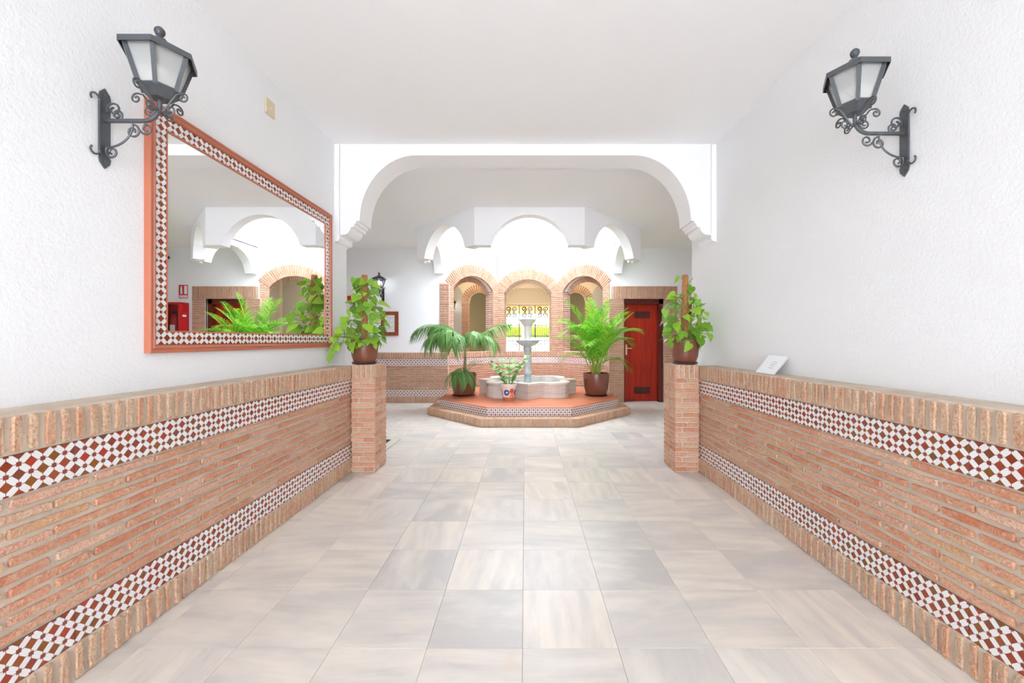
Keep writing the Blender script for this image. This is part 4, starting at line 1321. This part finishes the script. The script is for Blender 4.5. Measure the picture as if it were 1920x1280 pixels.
def frond(mb, base, az, elev, length, droop, ll, nl, ldroop=.5, vee=.35, r0=.006, start=.25, w=.018, taper=.45):
    """feather palm leaf: arching rachis with two rows of narrow leaflets"""
    p = Vector(base); a = elev; pts = [p.copy()]; dirs = []
    n_ = 18
    h_ = Vector((math.cos(az), math.sin(az), 0))
    for i in range(n_):
        d = h_ * math.cos(a) + Vector((0, 0, math.sin(a)))
        dirs.append(d); p = p + d * length / n_; pts.append(p.copy())
        a -= droop / n_ * (0.4 + 1.2 * i / n_)
    dirs.append(dirs[-1])
    mb.tube(pts, [r0 * (1 - .8 * i / n_) for i in range(n_ + 1)], 4)
    side = Vector((-math.sin(az), math.cos(az), 0))
    for k in range(nl):
        q = start + (1 - start) * (k + .5) / nl
        fi = q * n_; i = min(int(fi), n_ - 1)
        pos = pts[i].lerp(pts[i + 1], fi - i); d = dirs[i]
        up = side.cross(d) * -1
        if up.z < 0 and abs(d.z) < .95: up = -up
        env = math.sin(PI * min(1, (q - start) / (1 - start) * .82 + .14)) ** .6
        L = ll * env * (1 - taper * max(0, q - .7))
        for s in (-1, 1):
            ld = (side * s * .75 + d * (.55 + .5 * q) + up * vee + Vector((rng.uniform(-.08, .08),) * 3)).normalized()
            a0 = pos; a1 = pos + ld * L * .5 + Vector((0, 0, -ldroop * L * .12)); a2 = pos + ld * L * .95 + Vector((0, 0, -ldroop * L * .62))
            wv = ld.cross(up); wv = wv.normalized() * w * (.6 + .4 * env)
            mb.add([a0 - wv * .25, a0 + wv * .25, a1 - wv * .5, a1 + wv * .5, a2], [(0, 1, 3, 2), (2, 3, 4)])


kp = thing('potted_kentia_palm', 'drooping kentia palm in a brown pot on the platform, left of the fountain', 'potted plant', T(-1.14, 7.62, ZP))
pot_mesh(kp, .235, .415)
MB().lathe([(.045, 0), (.034, .12), (.026, .35), (.022, .62)], 10, T(.02, 0, .34)).obj('trunk', M['trunk'], kp, True)
for az, el, L, dr, ll in ((3.25, 1.05, 1.2, 2.2, .36), (3.7, 1.0, 1.0, 2.6, .34), (.1, .85, 1.0, .9, .34), (4.1, 1.15, .9, 2.5, .34), (3.5, 1.3, .9, 2.6, .34), (2.9, .9, .9, 2.4, .34), (-.5, .9, .85, 2.3, .34), (4.5, 1.0, .85, 2.7, .34), (2.5, 1.1, .85, 2.4, .3), (5.3, 1.2, .8, 2.6, .3), (3.0, 1.25, .95, 2.2, .34)):
    m_ = MB(); frond(m_, (.02, 0, .86), az, el, L, dr, ll * 1.1, 30, 1.5, .0, .007, .16, .030); m_.obj('frond', M['kentia'], kp)
for az, el, L in ((4.6, .9, .62), (5.0, .75, .55), (4.2, .8, .55)):
    m_ = MB(); frond(m_, (.03, -.06, .38), az, el, L, 2.9, .26, 16, 1.6, 0, .004, .2, .016); m_.obj('frond', M['kentia'], kp)
for az, el, L in ((.3, 1.1, .42), (.9, 1.2, .4), (-.3, 1.0, .4)):
    m_ = MB(); frond(m_, (.05, -.02, .40), az, el, L, 1.4, .15, 8, .5, .1, .004, .35, .012); m_.obj('frond', M['kentia'], kp)

ap_ = thing('potted_areca_palm', 'bushy bright green areca palm in a brown pot, right of the fountain', 'potted plant', T(1.31, 7.60, ZP))
pot_mesh(ap_, .235, .415)
ar = random.Random(5)
specs = [(.0, 1.52, 1.30, .5), (1.6, 1.45, 1.25, .6), (3.4, 1.36, 1.20, .9), (4.6, 1.35, 1.15, 1.0), (.6, 1.30, 1.15, 1.0), (5.4, 1.28, 1.15, 1.1), (2.6, 1.25, 1.15, 1.2), (3.1, 1.12, 1.15, 1.5),
         (.1, 1.10, 1.15, 1.6), (4.0, 1.10, 1.05, 1.6), (5.0, 1.12, 1.0, 1.6), (3.6, .95, 1.05, 1.9), (.3, .85, 1.0, 2.0), (5.8, 1.0, 1.0, 1.8), (2.1, 1.0, 1.0, 1.7), (4.4, .98, .95, 1.9), (3.3, 1.28, 1.25, 1.3), (6.0, 1.38, 1.25, .9), (4.9, 1.42, 1.28, .8), (2.9, .8, .8, 2.2), (.2, .7, .85, 2.4)]
cb = []
specs += [(ar.uniform(0, 6.28), ar.uniform(1.0, 1.5), ar.uniform(.85, 1.2), ar.uniform(.7, 1.7)) for _ in range(12)]
for i, (az, el, L, dr) in enumerate(specs):
    b0 = Vector((ar.uniform(-.06, .06), ar.uniform(-.06, .06), .36))
    hgt = ar.uniform(.30, .50) if i < 17 else ar.uniform(.15, .3)
    lean = .10
    top = b0 + Vector((math.cos(az) * lean, math.sin(az) * lean, hgt))
    MB().tube([b0, (b0 + top) / 2 + Vector((0, 0, .01)), top], [.011, .009, .007], 6).obj('cane', M['cane'], ap_, True)
    m_ = MB(); frond(m_, top, az, el, L * (.93 if el > 1.3 else .82), dr * .92, .31, 36, .6, .4, .006, .08, .017); m_.obj('frond', M['areca'], ap_)

zp = thing('potted_variegated_plant', 'small variegated plant in a white pot painted with flowers, before the fountain', 'potted plant', T(-.284, 6.97, ZP))
MB().lathe([(.085, 0), (.092, .02), (.094, .055), (.128, .235), (.140, .24), (.142, .285), (.128, .288), (.120, .24), (.001, .235)], 28).obj('pot', M['potwhite'], zp, True)
MB().lathe([(.0955, .003), (.0965, .055), (.0975, .058)], 28, None, False).obj('terracotta_foot', M['terracotta'], zp, True)
MB().lathe([(.001, .24), (.12, .245)], 20, None, False).obj('soil', M['soil'], zp)
def on_pot(ang, z, rad, mat, nm):
    rr = .094 + (z - .055) / .18 * .034 + .0015
    m2 = RZ(ang) @ T(0, -rr, z) @ RX(90 - 10)
    MB().lathe([(rad, 0), (rad * .9, .002), (.001, .003)], 16, m2, False).obj(nm, M[mat], zp)
for ang, z in ((-14, .145), (80, .145), (170, .145), (260, .145)):
    for k in range(8):
        on_pot(ang + 17 * math.cos(k * PI / 4), z + .034 * math.sin(k * PI / 4), .020, 'blue', 'painted_petal')
    on_pot(ang, z, .019, 'signwhite', 'painted_flower_centre')
for ang, z in ((30, .175), (124, .175), (214, .175)):
    for k in range(6):
        on_pot(ang + 12 * math.cos(k * PI / 3), z + .024 * math.sin(k * PI / 3), .015, 'red', 'painted_petal')
    on_pot(ang, z, .010, 'orange', 'painted_flower_centre')
for ang, z in ((38, .105), (22, .085), (52, .14), (48, .08), (30, .125)):
    on_pot(ang, z, .022, 'orange', 'painted_petal')
zr = random.Random(8)
for i in range(9):
    az = i * 2 * PI / 9 + zr.uniform(-.3, .3); el = zr.uniform(1.05, 1.5); L = zr.uniform(.30, .60)
    h_ = Vector((math.cos(az), math.sin(az), 0)); p = Vector((h_.x * .05, h_.y * .05, .24)); pts = [p.copy()]; a = el
    for k in range(8):
        p = p + (h_ * math.cos(a) + Vector((0, 0, math.sin(a)))) * L / 8; pts.append(p.copy()); a -= .06
    st = MB().tube(pts, [.006 * (1 - .07 * k) for k in range(9)], 5).obj('stem', M['stem'], zp, True)
    for k in range(2, 9, 2):
        for s in (-1, 1):
            side = Vector((-h_.y, h_.x, 0)) * s
            d = side + (pts[k] - pts[k - 1]).normalized() * .7 + Vector((0, 0, .1))
            put('leaf', leaf_mesh('zz', k % 5), st, aim(pts[k], d + Vector((zr.uniform(-.4, .4), zr.uniform(-.4, .4), zr.uniform(-.2, .4))), Vector((zr.uniform(-.5, .5), -.5, 1)), zr.uniform(.10, .145)) @ Matrix.Scale(.62, 4, (1, 0, 0)))

# ceiling lamp of the vestibule (warm) - a real fitting, seen only through the arches
for lx, lab in ((-1.35, 'left'), (1.45, 'right')):
    t = thing('ceiling_lamp', 'warm round ceiling lamp behind the %s brick arch' % lab, 'lamp', T(lx, 10.45, ZC3))
    MB().lathe([(.13, -.03), (.13, 0)], 20).obj('base', M['brass'], t, True)
    MB().lathe([(.001, -.11), (.06, -.10), (.10, -.07), (.12, -.03)], 20, None, False).obj('shade', M['warm'], t, True)
